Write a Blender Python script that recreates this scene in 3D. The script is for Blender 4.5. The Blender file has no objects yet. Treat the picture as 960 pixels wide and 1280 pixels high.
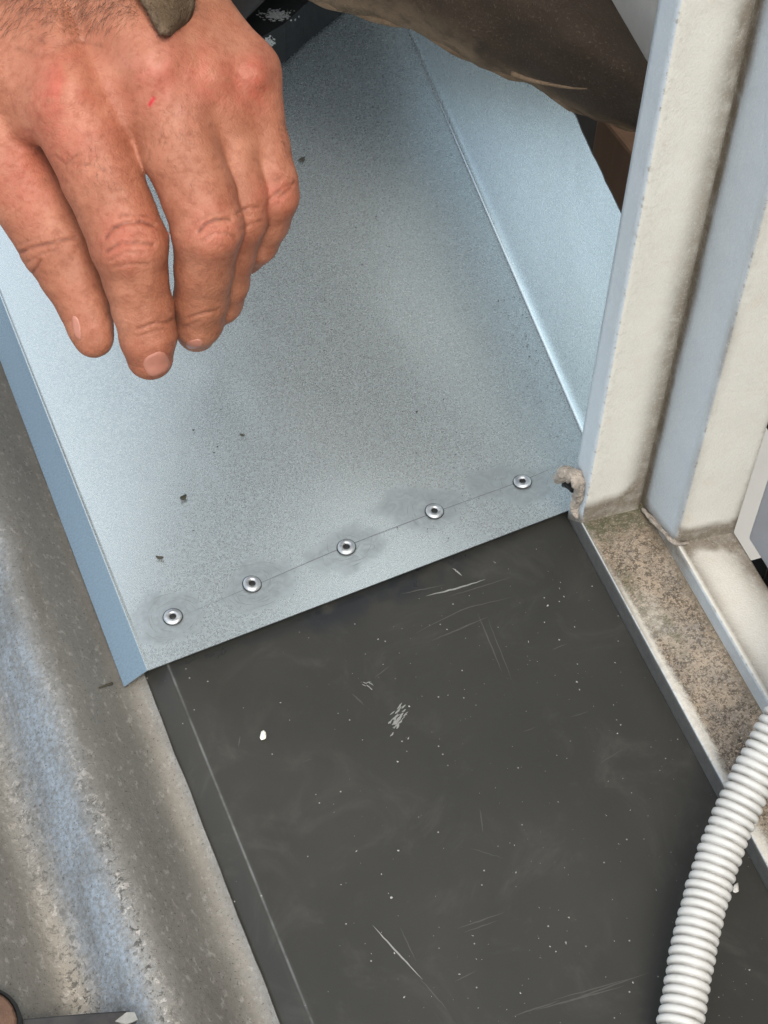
import bpy, bmesh, math, random
import numpy as np
from mathutils import Matrix, Vector
from mathutils.bvhtree import BVHTree
random.seed(7); RNG = np.random.default_rng(7)
S = bpy.context.scene
COL = S.collection

# ------------------------------------------------------------------ camera
FPX, CAMH = 2000.0, 0.537
def _n(v): return v / np.linalg.norm(v)
_Z = -_n(np.array([-55., 1610., FPX]))
_A = np.array([-1378., -2561., FPX]); _Y = _n(_A - _Z * (_A @ _Z)); _X = np.cross(_Y, _Z)
ROT = np.array([_X, _Y, _Z]); CAM = np.array([0., 0., CAMH])
cam = bpy.data.cameras.new('camera'); camo = bpy.data.objects.new('camera', cam); COL.objects.link(camo)
r_, u_, b_ = ROT[:, 0], -ROT[:, 1], -ROT[:, 2]
camo.matrix_world = Matrix(((r_[0], u_[0], b_[0], CAM[0]), (r_[1], u_[1], b_[1], CAM[1]), (r_[2], u_[2], b_[2], CAM[2]), (0, 0, 0, 1)))
cam.sensor_fit = 'VERTICAL'; cam.sensor_height = 36.0; cam.sensor_width = 27.0
cam.lens = FPX / 1280 * 36.0; cam.clip_start = 0.02; cam.clip_end = 500
S.camera = camo
# ------------------------------------------------------------------ sky, sun, exposure
SUN_TO = Vector((-0.03, -0.47, 0.88)).normalized()
W = bpy.data.worlds.new('World'); S.world = W; W.use_nodes = True
nt = W.node_tree; nt.nodes.clear()
out = nt.nodes.new('ShaderNodeOutputWorld'); bg = nt.nodes.new('ShaderNodeBackground'); sky = nt.nodes.new('ShaderNodeTexSky')
sky.sky_type = 'NISHITA'; sky.sun_disc = False
sky.sun_elevation = math.asin(SUN_TO.z); sky.sun_rotation = math.atan2(SUN_TO.x, SUN_TO.y)
sky.air_density = 1.0; sky.dust_density = 2.5; sky.ozone_density = 0.6
bg.inputs['Strength'].default_value = 0.15
# thin broken cloud over the whole sky: pulls the blue towards white by varying amounts
tc = nt.nodes.new('ShaderNodeTexCoord'); cn = nt.nodes.new('ShaderNodeTexNoise'); cn.noise_dimensions = '4D'; cn.inputs['W'].default_value = 5.1; cn.inputs['Scale'].default_value = 2.2; cn.inputs['Detail'].default_value = 5
nt.links.new(tc.outputs['Generated'], cn.inputs['Vector'])
cr = nt.nodes.new('ShaderNodeMapRange'); cr.inputs[1].default_value = .46; cr.inputs[2].default_value = .64; cr.inputs[3].default_value = .16; cr.inputs[4].default_value = .90; nt.links.new(cn.outputs['Fac'], cr.inputs[0])
bw = nt.nodes.new('ShaderNodeRGBToBW'); nt.links.new(sky.outputs[0], bw.inputs[0])
wh = nt.nodes.new('ShaderNodeMix'); wh.data_type = 'RGBA'; wh.blend_type = 'MULTIPLY'; wh.inputs[0].default_value = 1; wh.inputs[7].default_value = (2.3, 2.34, 2.2, 1); nt.links.new(bw.outputs[0], wh.inputs[6])
mx = nt.nodes.new('ShaderNodeMix'); mx.data_type = 'RGBA'; nt.links.new(cr.outputs[0], mx.inputs[0]); nt.links.new(sky.outputs[0], mx.inputs[6]); nt.links.new(wh.outputs[2], mx.inputs[7])
nt.links.new(mx.outputs[2], bg.inputs[0]); nt.links.new(bg.outputs[0], out.inputs[0])
sun = bpy.data.lights.new('sun', 'SUN'); sun.energy = 1.1; sun.angle = math.radians(30); sun.color = (1.0, 0.90, 0.78)
suno = bpy.data.objects.new('sun', sun); COL.objects.link(suno); suno.location = (0, 0, 4)
suno.rotation_euler = (-SUN_TO).to_track_quat('-Z', 'Y').to_euler()
S.view_settings.view_transform = 'Standard'; S.view_settings.look = 'None'
S.view_settings.exposure = 0.98; S.view_settings.gamma = 1.0; S.view_settings.use_curve_mapping = False
S.render.engine = 'CYCLES'

# ------------------------------------------------------------------ helpers
def ray(px, py): return ROT @ np.array([(px - 480) / FPX, (py - 640) / FPX, 1.])
def at(px, py, z=0.0):
    d = ray(px, py); return CAM + d * ((z - CAMH) / d[2])
def atx(px, py, x):
    d = ray(px, py); return CAM + d * (x / d[0])
def atd(px, py, dep): return CAM + ray(px, py) * dep
def proj_px(P):
    c = (np.asarray(P) - CAM) @ ROT
    return np.stack([480 + FPX * c[..., 0] / c[..., 2], 640 + FPX * c[..., 1] / c[..., 2], c[..., 2]], -1)

_perm = RNG.permutation(256); _val = RNG.random(256)
def _h(i, j): return _val[(_perm[i & 255] + j) & 255]
def vnoise(x, y):
    x = np.asarray(x, float); y = np.asarray(y, float)
    i = np.floor(x).astype(int); j = np.floor(y).astype(int); a = x - i; b = y - j
    a = a * a * (3 - 2 * a); b = b * b * (3 - 2 * b)
    return (_h(i, j) * (1 - a) + _h(i + 1, j) * a) * (1 - b) + (_h(i, j + 1) * (1 - a) + _h(i + 1, j + 1) * a) * b
def fbm(x, y, o=4):
    s = 0; w = 0
    for k in range(o): s = s + vnoise(x * 2 ** k + 17 * k, y * 2 ** k + 5 * k) / 2 ** k; w += 1 / 2 ** k
    return s / w

def tag(o, label=None, cat=None, group=None, kind=None):
    if label: o['label'] = label
    if cat: o['category'] = cat
    if group: o['group'] = group
    if kind: o['kind'] = kind
    return o
def empty(name, loc, label=None, cat=None, group=None):
    o = bpy.data.objects.new(name, None); COL.objects.link(o); o.location = tuple(loc); o.empty_display_size = 0.02
    return tag(o, label, cat, group)
def wloc(o):
    v = Vector((0, 0, 0))
    while o is not None: v = v + o.location; o = o.parent
    return np.array(v)
def mesh(name, V, F, mat, parent=None, base=None, attrs=None, smooth=True):
    """V in world metres. The object's origin is put at base (or at the parent's origin)."""
    V = np.asarray(V, float)
    if parent is not None and base is None: org = wloc(parent)
    else: org = np.array(base if base is not None else (0, 0, 0), float)
    me = bpy.data.meshes.new(name); me.from_pydata((V - org).tolist(), [], [tuple(int(i) for i in f) for f in F]); me.update()
    if smooth: me.polygons.foreach_set('use_smooth', [True] * len(me.polygons))
    for k, a in (attrs or {}).items():
        a = np.asarray(a, np.float32)
        if a.ndim == 1:
            at_ = me.attributes.new(k, 'FLOAT', 'POINT'); at_.data.foreach_set('value', a)
        else:
            at_ = me.attributes.new(k, 'FLOAT_COLOR', 'POINT'); at_.data.foreach_set('color', np.concatenate([a, np.ones((len(a), 1), np.float32)], 1).ravel())
    if mat: me.materials.append(mat)
    o = bpy.data.objects.new(name, me); COL.objects.link(o)
    if parent is not None:
        o.parent = parent; o.location = tuple(org - wloc(parent))
    else: o.location = tuple(org)
    return o
def grid_faces(nr, nc, closed=False):
    F = []
    for r in range(nr - 1):
        for c in range(nc if closed else nc - 1):
            a = r * nc + c; b = r * nc + (c + 1) % nc
            F.append((a, b, b + nc, a + nc))
    return F
def grid(name, P, mat, parent=None, base=None, attrs=None, smooth=True, flip=False):
    nr, nc = P.shape[:2]; F = grid_faces(nr, nc)
    if flip: F = [f[::-1] for f in F]
    return mesh(name, P.reshape(-1, 3), F, mat, parent, base, {k: a.reshape(nr * nc, *a.shape[2:]) for k, a in (attrs or {}).items()}, smooth)
def solidify(o, t, off=-1.0):
    m = o.modifiers.new('thickness', 'SOLIDIFY'); m.thickness = t; m.offset = off; return o
def crisp(o, deg=50):
    m = o.modifiers.new('crisp', 'EDGE_SPLIT'); m.split_angle = math.radians(deg); return o
def bevel(o, w, seg=2):
    m = o.modifiers.new('bevel', 'BEVEL'); m.width = w; m.segments = seg; m.limit_method = 'ANGLE'; m.angle_limit = math.radians(35); return o
def frames(path):
    path = np.asarray(path, float); T = np.gradient(path, axis=0); T /= np.linalg.norm(T, axis=1)[:, None]
    n = np.cross(T[0], [0.31, 0.2, 0.93]); n /= np.linalg.norm(n); N = []
    for t in T:
        n = n - t * (n @ t); n = n / np.linalg.norm(n); N.append(n)
    N = np.array(N); return T, N, np.cross(T, N)
def tube(path, rad, seg=8, sx=1.0):
    path = np.asarray(path, float); T, N, B = frames(path); rad = np.broadcast_to(rad, len(path))
    a = np.arange(seg) * 2 * math.pi / seg
    P = path[:, None] + rad[:, None, None] * (np.cos(a)[None, :, None] * N[:, None] * sx + np.sin(a)[None, :, None] * B[:, None])
    F = grid_faces(len(path), seg, True); n = len(path)
    V = P.reshape(-1, 3); F = [f[::-1] for f in F]
    F.append(tuple(range(seg))); F.append(tuple(reversed(range((n - 1) * seg, n * seg))))
    return V, F
def spline(P, n):
    P = np.asarray(P, float); k = len(P); t = np.linspace(0, k - 1, n); o = []
    Q = np.vstack([2 * P[0] - P[1], P, 2 * P[-1] - P[-2]])
    for s in t:
        i = min(int(s), k - 2); u = s - i; p0, p1, p2, p3 = Q[i:i + 4]
        o.append(.5 * (2 * p1 + (p2 - p0) * u + (2 * p0 - 5 * p1 + 4 * p2 - p3) * u * u + (3 * p1 - p0 - 3 * p2 + p3) * u ** 3))
    return np.array(o)
def box_vf(lo, hi, M=None, O=None):
    lo = np.array(lo, float); hi = np.array(hi, float)
    V = np.array([[(lo, hi)[i][0], (lo, hi)[j][1], (lo, hi)[k][2]] for i in (0, 1) for j in (0, 1) for k in (0, 1)])
    if M is not None: V = V @ np.asarray(M) + np.asarray(O)
    F = [(0, 1, 3, 2), (4, 6, 7, 5), (0, 4, 5, 1), (2, 3, 7, 6), (0, 2, 6, 4), (1, 5, 7, 3)]
    return V, F
def prism(poly, z0, z1):
    n = len(poly); V = [(*p[:2], z0) for p in poly] + [(*p[:2], z1) for p in poly]
    F = [tuple(range(n))[::-1], tuple(range(n, 2 * n))] + [(i, (i + 1) % n, n + (i + 1) % n, n + i) for i in range(n)]
    return np.array(V), F

# ------------------------------------------------------------------ materials
class Mat:
    def __init__(s, name):
        s.m = bpy.data.materials.new(name); s.m.use_nodes = True; s.t = s.m.node_tree; s.b = s.t.nodes['Principled BSDF']
        s.co = s.t.nodes.new('ShaderNodeTexCoord').outputs['Object']
    def put(s, sock, v):
        if v is None: return
        if hasattr(v, 'is_output'): s.t.links.new(v, sock)
        else:
            if isinstance(v, tuple) and len(v) == 3 and sock.type == 'RGBA': v = (*v, 1)
            sock.default_value = v
    def set(s, **k):
        for n, v in k.items(): s.put(s.b.inputs[n.replace('_', ' ')], v)
        return s
    def noise(s, scale, detail=4, rough=.55, dist=0, stretch=None, off=None):
        n = s.t.nodes.new('ShaderNodeTexNoise'); n.inputs['Scale'].default_value = scale; n.inputs['Detail'].default_value = detail
        n.inputs['Roughness'].default_value = rough; n.inputs['Distortion'].default_value = dist
        s.t.links.new(s.map(stretch, off), n.inputs['Vector']); return n.outputs['Fac']
    def map(s, stretch=None, off=None, rot=None):
        if stretch is None and off is None and rot is None: return s.co
        m = s.t.nodes.new('ShaderNodeMapping'); s.t.links.new(s.co, m.inputs[0])
        if stretch: m.inputs['Scale'].default_value = stretch
        if off: m.inputs['Location'].default_value = off
        if rot: m.inputs['Rotation'].default_value = rot
        return m.outputs[0]
    def vor(s, scale, feat='F1', stretch=None, rand=1.0):
        n = s.t.nodes.new('ShaderNodeTexVoronoi'); n.feature = feat; n.inputs['Scale'].default_value = scale; n.inputs['Randomness'].default_value = rand
        s.t.links.new(s.map(stretch), n.inputs['Vector']); return n.outputs['Distance']
    def vorc(s, scale):
        n = s.t.nodes.new('ShaderNodeTexVoronoi'); n.inputs['Scale'].default_value = scale; s.t.links.new(s.co, n.inputs['Vector'])
        return s.sep(n.outputs['Color'])
    def sep(s, c):
        n = s.t.nodes.new('ShaderNodeSeparateColor'); s.t.links.new(c, n.inputs[0]); return n.outputs[0]
    def attr(s, name, col=False):
        n = s.t.nodes.new('ShaderNodeAttribute'); n.attribute_name = name; return n.outputs['Color' if col else 'Fac']
    def ramp(s, v, a, b, lo=0., hi=1.):
        n = s.t.nodes.new('ShaderNodeMapRange'); n.interpolation_type = 'SMOOTHSTEP'
        for i, x in enumerate((v, a, b, lo, hi)): s.put(n.inputs[i], x)
        return n.outputs[0]
    def math(s, op, a, b=0.0, clamp=False):
        n = s.t.nodes.new('ShaderNodeMath'); n.operation = op; n.use_clamp = clamp; s.put(n.inputs[0], a); s.put(n.inputs[1], b); return n.outputs[0]
    def mix(s, f, a, b, mode='MIX'):
        n = s.t.nodes.new('ShaderNodeMix'); n.data_type = 'RGBA'; n.blend_type = mode
        s.put(n.inputs[0], f); s.put(n.inputs[6], a); s.put(n.inputs[7], b); return n.outputs[2]
    def bump(s, h, strength=.3, dist=.001, prev=None):
        n = s.t.nodes.new('ShaderNodeBump'); n.inputs['Strength'].default_value = strength; n.inputs['Distance'].default_value = dist
        s.t.links.new(h, n.inputs['Height'])
        if prev is not None: s.t.links.new(prev, n.inputs['Normal'])
        s.t.links.new(n.outputs[0], s.b.inputs['Normal']); return n.outputs[0]
def simple(name, col, rough=.6, metal=0., var=.25, scale=60, bump=.2, bd=.0005):
    m = Mat(name); n = m.noise(scale, 5)
    c = m.mix(n, tuple(x * (1 - var) for x in col), tuple(min(1, x * (1 + var)) for x in col))
    m.set(Base_Color=c, Roughness=m.ramp(n, .2, .8, max(.05, rough - .1), min(1, rough + .1)), Metallic=metal)
    if bump: m.bump(m.noise(scale * 3, 5), bump, bd)
    return m.m

def mat_new_galv():
    m = Mat('new_galvanised_steel')
    grain = m.noise(900, 2, .6); fine = m.vorc(1000); blot = m.noise(14, 3); sm = m.attr('smudge'); gr = m.attr('grime')
    c = m.mix(m.math('MULTIPLY', fine, .35), (.74, .825, .845), (.85, .92, .93))
    c = m.mix(m.ramp(grain, .35, .7, 0, .14), c, (.64, .72, .745))
    c = m.mix(m.ramp(blot, .35, .75, 0, .25), c, (.78, .845, .84))
    swirl = m.noise(160, 4, .65, 2.2)
    smf = m.math('MULTIPLY', sm, m.ramp(swirl, .25, .7, .35, 1.0))
    c = m.mix(m.math('MULTIPLY', smf, .80), c, (.34, .37, .375))
    hm = m.ramp(m.noise(55, 5, .7, 1.5, (1, .5, 1)), .56, .74, 0, .16); c = m.mix(hm, c, (.42, .46, .47))
    pit = m.ramp(m.noise(420, 3, .7), .65, .72, 0, 1)
    c = m.mix(m.math('MULTIPLY', pit, m.math('ADD', m.math('MULTIPLY', gr, .9), .06)), c, (.10, .095, .085))
    lip_sky = m.attr('lip_sky'); c = m.mix(m.math('MULTIPLY', lip_sky, .88), c, (.075, .138, .195))  # blue sky reflection painted into the lip's colour
    m.set(Base_Color=c, Metallic=m.math('SUBTRACT', .84, m.math('MULTIPLY', lip_sky, .5)), Roughness=m.math('ADD', m.ramp(grain, .3, .7, .24, .33), m.math('MULTIPLY', smf, .12)))
    m.bump(m.math('ADD', m.math('MULTIPLY', grain, .6), m.math('MULTIPLY', fine, .4)), .035, .0003)
    return m.m
def mat_old_galv():
    m = Mat('weathered_galvanised_roofing')
    st = (1, .30, 1); a = m.noise(85, 6, .65, .2, st); b = m.noise(700, 5, .75, 0, (1, .7, 1)); d = m.noise(22, 4, .6, .3, (1, .35, 1))
    c = m.mix(a, (.125, .118, .104), (.245, .235, .21))
    c = m.mix(m.math('MULTIPLY', m.attr('zinc_sky'), m.math('MULTIPLY', m.ramp(a, .3, .65, .25, .85), m.ramp(m.noise(600, 4, .75), .36, .60, .35, 1.0))), c, (.37, .44, .51))
    c = m.mix(m.ramp(b, .40, .66, 0, .42), c, (.13, .122, .108))
    c = m.mix(m.ramp(m.noise(430, 4, .7, 0, (1, .6, 1), (1, 3, 0)), .54, .7, 0, .38), c, (.46, .45, .42))
    c = m.mix(m.math('MULTIPLY', m.attr('ridge'), m.ramp(d, .3, .65, .15, .60)), c, (.42, .36, .275))
    spots = m.math('MULTIPLY', m.attr('spots'), m.ramp(m.noise(420, 4, .75, .4), .50, .60, 0, 1))
    c = m.mix(spots, c, (.045, .042, .038))
    c = m.mix(m.ramp(m.noise(900, 3, .75, 0, None, (7, 2, 1)), .60, .66, 0, .7), c, (.05, .047, .042))
    pale = m.math('MULTIPLY', m.attr('spots'), m.ramp(m.noise(340, 3, .7, .4, None, (3, 1, 2)), .54, .66, 0, .7))
    c = m.mix(pale, c, (.60, .56, .51))
    m.set(Base_Color=c, Metallic=m.math('ADD', .45, m.math('MULTIPLY', m.attr('zinc_sky'), .3)), Roughness=m.ramp(a, .2, .8, .42, .60))
    m.bump(m.math('ADD', b, m.math('MULTIPLY', spots, -.8)), .45, .0004)
    return m.m
def mat_tray():
    m = Mat('charcoal_coated_steel')
    n = m.noise(9, 5, .6); f = m.noise(300, 3); w = m.attr('wet')
    c = m.mix(n, (.024, .024, .021), (.038, .037, .032))
    dust = m.ramp(m.noise(30, 6, .7, 1.2), .48, .8, 0, .28)
    c = m.mix(dust, c, (.10, .096, .085))
    sp = m.ramp(m.vor(330), .06, .14, 1, 0)
    sp = m.math('MULTIPLY', sp, m.ramp(m.vorc(330), .90, .93, 0, .75))
    c = m.mix(sp, c, (.35, .34, .32))
    c = m.mix(m.math('MULTIPLY', m.attr('worn'), m.ramp(m.noise(70, 5, .6), .3, .65, .08, .5)), c, (.24, .25, .25))
    wet = m.math('MULTIPLY', w, m.ramp(m.noise(60, 4, .6, .8), .3, .6, 0, 1))
    c = m.mix(wet, c, (.018, .02, .022))
    r = m.math('SUBTRACT', m.ramp(m.noise(14, 6, .65, .6), .3, .7, .30, .60), m.math('MULTIPLY', wet, .16))
    m.set(Base_Color=c, Roughness=r, Metallic=.0, Specular_IOR_Level=.35)
    m.bump(f, .06, .0003)
    return m.m
def mat_frame():
    m = Mat('old_cream_frame_paint')
    dirt_shade = m.attr('dirt_shade'); front = m.attr('front'); moss = m.attr('moss')
    n1 = m.noise(45, 5, .65); n2 = m.noise(330, 4, .7); n3 = m.noise(120, 5, .7, .5)
    c = m.mix(n1, (.58, .555, .49), (.68, .66, .60))
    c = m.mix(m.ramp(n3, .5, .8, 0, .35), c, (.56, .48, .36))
    cf = m.mix(n1, (.42, .47, .51), (.52, .57, .60)); cf = m.mix(m.ramp(n3, .5, .75, 0, .4), cf, (.40, .45, .52))  # bluish sky light painted into the frame's left-facing faces
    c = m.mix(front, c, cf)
    gk = m.attr('grit')
    g = m.math('MULTIPLY', gk, m.ramp(n2, .38, .60, .35, 1.0))
    c = m.mix(m.math('MULTIPLY', gk, .90), c, m.mix(m.ramp(m.noise(70, 5, .7), .35, .65, 0, 1), (.075, .048, .024), (.26, .175, .095)))
    n5 = m.noise(560, 4, .8); c = m.mix(m.math('MULTIPLY', m.math('MULTIPLY', gk, m.ramp(n5, .47, .55, 0, 1)), .9), c, (.035, .025, .018))
    c = m.mix(m.math('MULTIPLY', m.math('MULTIPLY', gk, m.ramp(m.noise(900, 3, .8, 0, None, (2, 5, 1)), .54, .62, 0, 1)), .85), c, (.44, .35, .25))
    dd = m.math('MULTIPLY', dirt_shade, m.ramp(n3, .15, .6, .55, 1.0))
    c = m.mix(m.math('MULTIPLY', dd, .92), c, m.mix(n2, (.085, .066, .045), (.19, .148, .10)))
    c = m.mix(m.math('MULTIPLY', moss, m.ramp(n2, .35, .6, 0, 1)), c, (.06, .065, .028))
    n6 = m.noise(1100, 3, .8); c = m.mix(m.ramp(n6, .50, .68, 0, .16), c, m.mix(1.0, c, (.72, .68, .62), 'MULTIPLY'))
    c = m.mix(m.ramp(m.noise(1000, 2, .7, 0, None, (4, 4, 4)), .54, .68, 0, .14), c, (.80, .79, .76))
    fl_ = m.math('MULTIPLY', m.attr('chip'), m.ramp(m.noise(300, 4, .75), .52, .60, 0, .8)); c = m.mix(fl_, c, (.20, .17, .13))
    c = m.mix(m.attr('front_shade'), c, m.mix(n2, (.055, .054, .052), (.12, .117, .11)))  # shade on the sill's front face, painted as dark grey
    m.set(Base_Color=c, Roughness=m.ramp(n1, .2, .8, .55, .75))
    m.bump(m.math('ADD', m.math('ADD', n2, n6), m.math('MULTIPLY', gk, m.math('MULTIPLY', n5, 2.0))), .45, .0006)
    return m.m
def mat_skin():
    m = Mat('weathered_skin')
    col = m.attr('tint', True); n = m.noise(60, 5, .6); f = m.noise(420, 4, .65)
    c = m.mix(m.ramp(n, .3, .7, 0, .65), col, m.mix(1.0, col, (.80, .66, .60), 'MULTIPLY'))
    c = m.mix(m.ramp(f, .45, .7, 0, .50), c, m.mix(1.0, c, (.66, .52, .46), 'MULTIPLY'))
    m.set(Base_Color=c, Roughness=m.ramp(f, .3, .7, .50, .68), Subsurface_Weight=.14, Subsurface_Scale=.003, Specular_IOR_Level=.4)
    m.b.inputs['Subsurface Radius'].default_value = (1., .35, .2)
    v = m.vor(520, 'DISTANCE_TO_EDGE', (1, 1, 1)); v2 = m.vor(900, 'DISTANCE_TO_EDGE')
    h = m.math('ADD', m.ramp(v, 0, .18, 0, 1), m.math('MULTIPLY', m.ramp(v2, 0, .2, 0, 1), .6))
    p = m.bump(h, .20, .0003); m.bump(m.noise(240, 6, .7), .32, .0010, p)
    return m.m
def mat_cloth(name, a, b, rough=.95, lint=.15):
    m = Mat(name); n = m.noise(25, 6, .65); f = m.noise(900, 3, .7)
    c = m.mix(n, a, b); c = m.mix(m.ramp(f, .56, .68, 0, lint * 2.5), c, (.16, .13, .10))
    w = m.attr('wear'); c = m.mix(m.math('MULTIPLY', w, m.ramp(m.noise(140, 4), .25, .6, .2, 1)), c, (.17, .12, .08))
    m.set(Base_Color=c, Roughness=rough, Specular_IOR_Level=.08)
    m.bump(m.math('ADD', f, m.math('ADD', n, m.noise(350, 4, .7))), .8, .0014)
    return m.m

M = dict(
    galv=mat_new_galv(), roof=mat_old_galv(), tray=mat_tray(), frame=mat_frame(), skin=mat_skin(),
    jacket=mat_cloth('dusty_brown_jacket_cloth', (.023, .017, .013), (.066, .048, .035)),
    cuff=mat_cloth('olive_cuff_cloth', (.06, .041, .025), (.13, .090, .057)),
    trouser=mat_cloth('dark_trouser_cloth', (.012, .010, .009), (.028, .022, .018)),
    boot=simple('dark_boot_leather', (.026, .018, .015), .6, 0, .5, 60, .4),
    sole=simple('black_boot_rubber', (.008, .008, .008), .7, 0, .4, 80, .5),
    chalk=simple('chalky_scuff', (.34, .33, .32), .9, 0, .5, 400, .4),
    rivet=simple('aluminium_rivet', (.46, .48, .49), .46, .85, .4, 400, .15, .0002),
    mandrel=simple('dark_rivet_mandrel', (.03, .03, .03), .5, .6, .3, 500, .2),
    white_=simple('white_hose_plastic_plain', (.72, .71, .68), .45, 0, .06, 40, .15),
    seal=simple('old_grey_sealant', (.36, .31, .26), .85, 0, .75, 260, .9, .002),
    sealw=simple('pale_cracked_sealant', (.58, .56, .52), .75, 0, .35, 200, .7, .001),
    rub=simple('rubbed_residue', (.29, .315, .32), .6, .4, .3, 500, 0), cut=simple('cut_steel_edge', (.16, .17, .18), .5, .6, .4, 400, .2), wood=None, wall=simple('white_rendered_wall', (.72, .70, .66), .85, 0, .08, 120, .5, .001),
    sash=simple('pale_grey_sash', (.28, .29, .315), .5, 0, .1, 60, .2),
    rubber=simple('black_rubber_gasket', (.010, .010, .011), .45, 0, .3, 60, .1),
    scratch=simple('bare_scratch', (.24, .24, .225), .5, .2, .3, 600, 0), faint=simple('faint_scratch', (.058, .056, .050), .6, 0, .4, 400, 0),
    line=simple('scribed_pencil_line', (.16, .17, .18), .6, .2, .3, 700, 0),
    speck=simple('pale_dust_specks', (.34, .33, .31), .9, 0, .4, 900, 0), dark=simple('dark_grit', (.030, .026, .02), .9, 0, .4, 700, 0),
    leaf=simple('dry_leaf', (.030, .026, .014), .8, 0, .5, 500, .4), chip=simple('cream_paint_chip', (.72, .69, .60), .7, 0, .12, 300, .4),
    steel=simple('dark_tool_steel', (.055, .052, .05), .45, .7, .5, 120, .3), rust=simple('rusty_tool_plate', (.13, .075, .05), .75, .3, .6, 300, .5),
    grip=simple('black_tool_grip', (.015, .015, .016), .6, 0, .3, 90, .3), hair=simple('dark_arm_hair', (.05, .03, .018), .5, 0, .2, 50, 0),
    nail=simple('fingernail', (.34, .142, .10), .40, 0, .10, 160, .15, .0003),
    ground=simple('yard_concrete', (.22, .21, .19), .9, 0, .3, 2, .3, .01),
    void=simple('black_void_fill', (.010, .009, .009), .9, 0, .3, 60, .2),
)
m = Mat('brown_timber'); n = m.noise(30, 6, .65, .8, (1, 1, .12)); c = m.mix(n, (.10, .056, .034), (.26, .15, .092))
m.set(Base_Color=c, Roughness=.85); m.bump(n, .5, .001); M['wood'] = m.m
m = Mat('white_hose_plastic'); n = m.noise(40, 5); c = m.mix(n, (.52, .515, .49), (.58, .575, .55)); c = m.mix(m.math('MULTIPLY', m.attr('groove'), m.ramp(m.noise(120, 4), .25, .7, .35, 1)), c, (.10, .088, .07)); c = m.mix(m.ramp(m.noise(160, 5, .7), .56, .72, 0, .45), c, (.40, .37, .32)); m.set(Base_Color=c, Roughness=.5); m.bump(m.noise(200, 4), .2, .0004); M['white'] = m.m
m = Mat('dark_window_glass'); m.set(Base_Color=(.012, .013, .014), Roughness=.06); M['glass'] = m.m

# ------------------------------------------------------------------ the setting
def flat(name, x0, x1, y0, y1, z, mat):
    return mesh(name, [(x0, y0, z), (x1, y0, z), (x1, y1, z), (x0, y1, z)], [(0, 1, 2, 3)], mat)
tag(flat('ground', -60, 60, -60, 60, -3.0, M['ground']), kind='structure')

# corrugated roof sheet on the left
PITCH, RIDGE, EDGE = .058, .0247, .0592
xs = np.concatenate([np.arange(-1.2, -.12, PITCH / 12), np.arange(-.12, EDGE - .0005, PITCH / 40), [EDGE]])
ys = np.concatenate([np.arange(-.7, .1, .1), np.arange(.1, .72, .006), np.arange(.75, 1.6, .1)])
Xg, Yg = np.meshgrid(xs, ys)
ph = (Xg - RIDGE) / PITCH
zg = .0030 + .0075 * np.cos(2 * math.pi * ph) + (fbm(Xg * 25, Yg * 9) - .5) * .0008
edge_wave = np.where(Xg > EDGE - .001, (fbm(Yg * 60, Yg * 0) - .5) * .0012, 0)
fr = ph - np.floor(ph)
cyc = lambda c, w: np.exp(-(((fr - c + .5) % 1 - .5) / w) ** 2)
ridge = np.clip(cyc(.52, .10) + .35 * cyc(.97, .08), 0, 1) * np.clip((.46 - Yg) / .24, .15, 1)              # tan dust lies in the valleys
bluep = np.clip(cyc(.78, .17) * 1.15, 0, 1)                             # bluish patina, with sky reflection painted onto the left-facing slopes
spots = 1.0 * cyc(.97, .055) + .9 * cyc(.55, .10) * (Xg < .03) 
spots = np.clip(spots * (.25 + 1.25 * fbm(Xg * 40, Yg * 18)), 0, 1) * np.clip((.40 - Yg) / .17, .10, 1) + .05
roof = grid('corrugated_roof_sheet', np.stack([Xg + edge_wave, Yg, zg], -1), M['roof'], None, (-.3, .3, 0), dict(ridge=ridge, spots=spots, zinc_sky=bluep))
crisp(solidify(roof, .0009))
tag(roof, 'weathered grey corrugated metal roof sheet along the left of the dark gutter', 'roof')

# charcoal gutter tray
gut = empty('gutter_tray', (.16, .25, 0), 'charcoal coated gutter tray, scratched and speckled, between roof and window sill', 'gutter')
sec = []
sec += [(.048, -.010), (.0558, -.0068)]
fold = [(.0680 - .0045 * math.cos(a) - 0, 0) for a in ()]
for a in np.linspace(0, 1, 8): sec.append((.0566 + .0114 * a, -.0064 * (1 - a) ** 1.2))
sec += [(.0684, 0), (.0688, 0), (.0690, 0), (.0692, 0), (.0696, 0), (.0705, -.0001), (.074, 0)]
sec += [(x, 0.0) for x in np.arange(.080, .300, .0045)]
sec = np.array(sec)
ys = np.concatenate([np.arange(-.7, .1, .1), np.arange(.1, .48, .004), np.arange(.5, 1.4, .1)])
P = np.zeros((len(ys), len(sec), 3)); P[..., 0] = sec[None, :, 0]; P[..., 2] = sec[None, :, 1]; P[..., 1] = ys[:, None]
def tray_z(x, y):
    f = np.clip((x - .075) / .03, 0, 1); return f * (fbm(x * 12, y * 9) - .5) * .0012 - .0006 * f
P[..., 2] += tray_z(P[..., 0], P[..., 1])
wornl = np.exp(-((P[..., 0] - .0690) / .00038) ** 2)
def seg_d(X, Y, a, b):
    a = np.array(a[:2]); b = np.array(b[:2]); d = b - a; t = np.clip(((X - a[0]) * d[0] + (Y - a[1]) * d[1]) / (d @ d), 0, 1)
    return np.hypot(X - a[0] - t * d[0], Y - a[1] - t * d[1])
wet = np.exp(-(seg_d(P[..., 0], P[..., 1], at(400, 775), at(560, 710)) / .0065) ** 2) + .7 * np.exp(-(seg_d(P[..., 0], P[..., 1], at(200, 845), at(640, 668)) / .0035) ** 2)
tray = grid('tray_floor', P, M['tray'], gut, None, dict(wet=np.clip(wet, 0, 1), worn=wornl)); solidify(tray, .001)

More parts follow.
